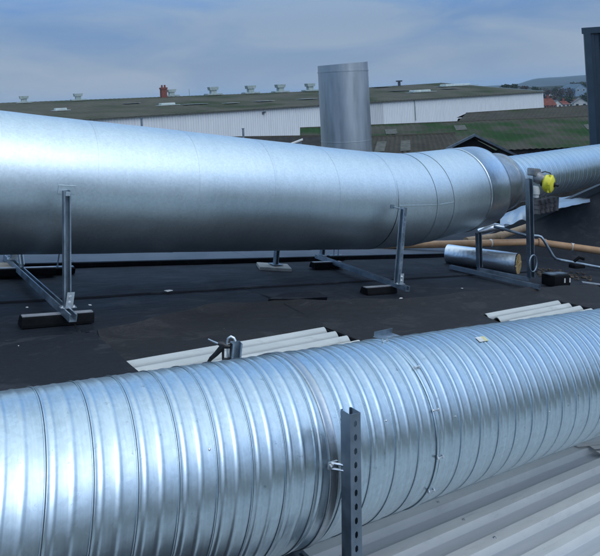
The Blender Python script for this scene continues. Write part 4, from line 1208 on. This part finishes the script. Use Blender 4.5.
# ------------------------------------------------------------------ village
def house(label, x, yb, yt, Y, wpx, roofm, wallm, depth=9, gable_front=True, win=2, chim=False, name='house', rz=0, roofk=.5):
    base = at(x, yb, Y); w_ = wpx/600*Y; h_ = (yb-yt)/600*Y; z0 = -2.8
    zb = base.z; t = thing(name, label, 'house', (base.x, base.y, 0), world=True)
    R = MX.Rotation(rz, 3, 'Z'); O = V((base.x, base.y, 0))
    def T(x_, y_, z_): return O+R@V((x_, y_, z_))
    we = zb+h_*(1-roofk); wtop = zb+h_; hw = w_/2
    bm = NB()
    if gable_front:
        poly(bm, [T(-hw, 0, z0), T(hw, 0, z0), T(hw, 0, we), T(0, 0, wtop-.15), T(-hw, 0, we)]); poly(bm, [T(-hw, depth, z0), T(hw, depth, z0), T(hw, depth, we), T(0, depth, wtop-.15), T(-hw, depth, we)])
        for s in (-1, 1): poly(bm, [T(s*hw, 0, z0), T(s*hw, depth, z0), T(s*hw, depth, we), T(s*hw, 0, we)])
    else:
        for y_ in (0, depth): poly(bm, [T(-hw, y_, z0), T(hw, y_, z0), T(hw, y_, we), T(-hw, y_, we)])
        for s in (-1, 1): poly(bm, [T(s*hw, 0, z0), T(s*hw, depth, z0), T(s*hw, depth, we), T(s*hw, depth/2, wtop-.15), T(s*hw, 0, we)])
    part('wall', bm, M[wallm], t)
    bm = NB()
    if gable_front:
        for s in (-1, 1): poly(bm, [T(s*(hw+.4), -.4, we-.25), T(0, -.4, wtop), T(0, depth+.4, wtop), T(s*(hw+.4), depth+.4, we-.25)])
    else:
        for (ya, s) in ((-.4, 1), (depth+.4, 1)): poly(bm, [T(-hw-.3, ya, we-.2), T(hw+.3, ya, we-.2), T(hw+.3, depth/2, wtop), T(-hw-.3, depth/2, wtop)])
    bmesh.ops.solidify(bm, geom=bm.faces[:], thickness=.2)
    rf = part('roof', bm, M[roofm], t)
    for k in range(win):
        xx = -hw+w_*(k+.5)/win; bm = NB(); box(bm, T(xx, -.02, zb+h_*(1-roofk)*.55), (min(1.6, w_/win*.4), .12, min(1.5, h_*.25)), R); fr = part('window', bm, M['render'] if wallm != 'render' else M['greybrick'], t)
        bm = NB(); box(bm, T(xx, -.06, zb+h_*(1-roofk)*.55), (min(1.3, w_/win*.32), .12, min(1.2, h_*.2)), R); part('pane', bm, M['glass'], fr)
    if chim:
        bm = NB(); box(bm, T(hw*.5, depth*.5, wtop+.2), (.9, .9, 2.2), R); part('chimney', bm, M['redbrick'], rf)
    return t
house('red-roofed brick house right of the warehouse end', 550, 109, 98.5, 250, 13, 'redtile', 'redbrick', 10, False, 3, True, roofk=.6)
house('white gabled house with grey roof in the gap right of the warehouse', 558, 108.5, 100, 270, 9, 'greytile', 'render', 10, True, 2, False, rz=.2)
house('small cream gabled house behind the red-roofed one', 566, 107, 101, 300, 8, 'redtile', 'render', 10, False, 2, True)
house('white gabled house closest to the dark blue building', 581, 107.5, 98, 260, 13, 'greytile', 'render', 9, True, 2, False, rz=-.35)
house('red-roofed cottage peeping between the white gables near the dark blue building', 573, 104, 98.5, 330, 9, 'redtile', 'render', 10, False, 2, False)
house('large blue-grey gabled house on the slope beside the dark blue building', 581, 92.5, 83.5, 420, 14, 'bluepaint', 'bluepaint', 14, True, 2, False, rz=.3)
house('distant pale house among the winter trees above the red roofs', 553, 95, 91.5, 450, 7, 'redtile', 'render', 10, False, 2, False)
house('distant pale house with brown roof just right of the warehouse corner', 546, 93.5, 90.5, 480, 6, 'greytile', 'render', 10, False, 1, False)

def crown(bm, c, r, n, leaf):
    for k in range(n):
        d = V((random.gauss(0, 1), random.gauss(0, 1), random.gauss(0, 1))).normalized()
        q = random.random()**.4
        f_ = .75+.35*NZ.noise(d*2.1+c*.13)*1.6
        p = c+V((d.x*r[0], d.y*r[0], d.z*r[1]))*q*f_
        a = V((random.gauss(0, 1), random.gauss(0, 1), random.gauss(0, 1))).normalized(); x, y = frame(a)
        s = leaf*random.uniform(.6, 1.4)
        bm.faces.new([bm.verts.new(p+x*s), bm.verts.new(p+y*s*.8), bm.verts.new(p-x*s*.9), bm.verts.new(p-y*s)])
def tree(x, yb, yt, Y, wpx, kind, label):
    base = at(x, yb, Y); h_ = (yb-yt)/600*Y; r = wpx/600*Y/2; top = base.z+h_
    gz = -2.6
    t = thing('tree', label, 'tree', (base.x, base.y, gz), world=True, group='trees among the houses on the right')
    cz = top-h_*.5
    bm = NB(); tube(bm, [(base.x, base.y, gz-.5), (base.x+.3, base.y, cz*.6), (base.x, base.y, cz+h_*.2)], [max(.35, r*.1), max(.25, r*.07), .08], 8)
    for k in range(5):
        a = k*1.3; tube(bm, [(base.x+.2, base.y, cz*.75), (base.x+math.cos(a)*r*.6, base.y+math.sin(a)*r*.6, cz+h_*.15)], [.15, .04], 6)
    part('trunk', bm, M['bark'], t, 60)
    bm = NB(); crown(bm, V((base.x, base.y, cz)), (r, h_*.55), 420 if kind == 'leafbrown' else 650, max(.35, r*.10)*(.8 if kind == 'leafbrown' else 1.0)); part('crown', bm, M[kind], t)
random.seed(11)
TR = [(506, 90, 84, 330, 12, 'leafgreen', 'dark evergreen crown just over the warehouse roof, leftmost of the far trees'),
      (514, 90, 83.5, 340, 12, 'leafgreen', 'second dark crown over the warehouse roof, beside the leftmost one'),
      (524, 90, 85.5, 360, 12, 'leafbrown', 'low brown crown over the middle of the sloping warehouse roof end'),
      (536, 94, 86.5, 340, 10, 'leafgreen', 'dark crown directly above the right corner of the warehouse'),
      (547, 97, 87.5, 400, 14, 'leafbrown', 'brown winter tree left of the gap between warehouse and blue building'),
      (555, 98, 85.5, 420, 10, 'leafgreen', 'narrow dark evergreen rising in the middle of the winter trees'),
      (561, 99, 87, 380, 15, 'leafbrown', 'broad brown winter tree above the white gabled house'),
      (570, 101, 86.5, 370, 15, 'leafbrown', 'broad brown winter tree left of the blue-grey house'),
      (567, 104, 95, 320, 16, 'leafgreen', 'green tree behind the small houses, below the winter trees'),
      (576, 92, 81.5, 460, 16, 'leafgreen', 'tall dark tree behind the blue-grey house'),
      (586, 104, 92, 340, 12, 'leafgreen', 'green tree in front of the blue-grey house against the dark blue building'),
      (583, 90, 81, 480, 14, 'leafgreen', 'dark tree topping the slope next to the dark blue building'),
      (543, 103, 93, 300, 8, 'leafbrown', 'small brown tree right behind the warehouse corner'),
      (552, 103, 94.5, 330, 16, 'leafbrown', 'brown tree mass over the red-roofed brick house')]
for a in TR: tree(*a)
# field / gardens rising behind
bm = NB(); g = []
for i in range(61):
    x = 60+i*12; row = []
    for j in range(9):
        yy = 270+j*60; row.append(bm.verts.new((x, yy, -2.7+max(0, yy-300)*.018+.4*NZ.noise(V((x*.02, yy*.02, 0))))))
    g.append(row)
for i in range(60):
    for j in range(8): bm.faces.new((g[i][j], g[i+1][j], g[i+1][j+1], g[i][j+1]))
single('hillside', bm, M['hill'], None, None, (200, 400, 0), world=True, kind='structure', sm=80)
HAZE = True
if HAZE:
    bm = NB(); box(bm, (300, 3200, 30.0), (13000, 8000, 66.0))
    hm = bpy.data.materials.new('haze_air'); hm.use_nodes = True; ht = hm.node_tree; ht.nodes.clear()
    ho = ht.nodes.new('ShaderNodeOutputMaterial'); hv = ht.nodes.new('ShaderNodeVolumePrincipled')
    hv.inputs['Color'].default_value = (.60, .80, 1, 1); hv.inputs['Density'].default_value = .00019; hv.inputs['Anisotropy'].default_value = .1
    ht.links.new(hv.outputs[0], ho.inputs['Volume'])
    single('haze', bm, hm, None, None, (300, 3200, 0), world=True, kind='stuff')

for o_ in COL.objects:
    if 'label' in o_ and not 4 <= len(o_['label'].replace('-', ' ').split()) <= 16: print('LABEL', o_.name, len(o_['label'].split()), o_['label'])
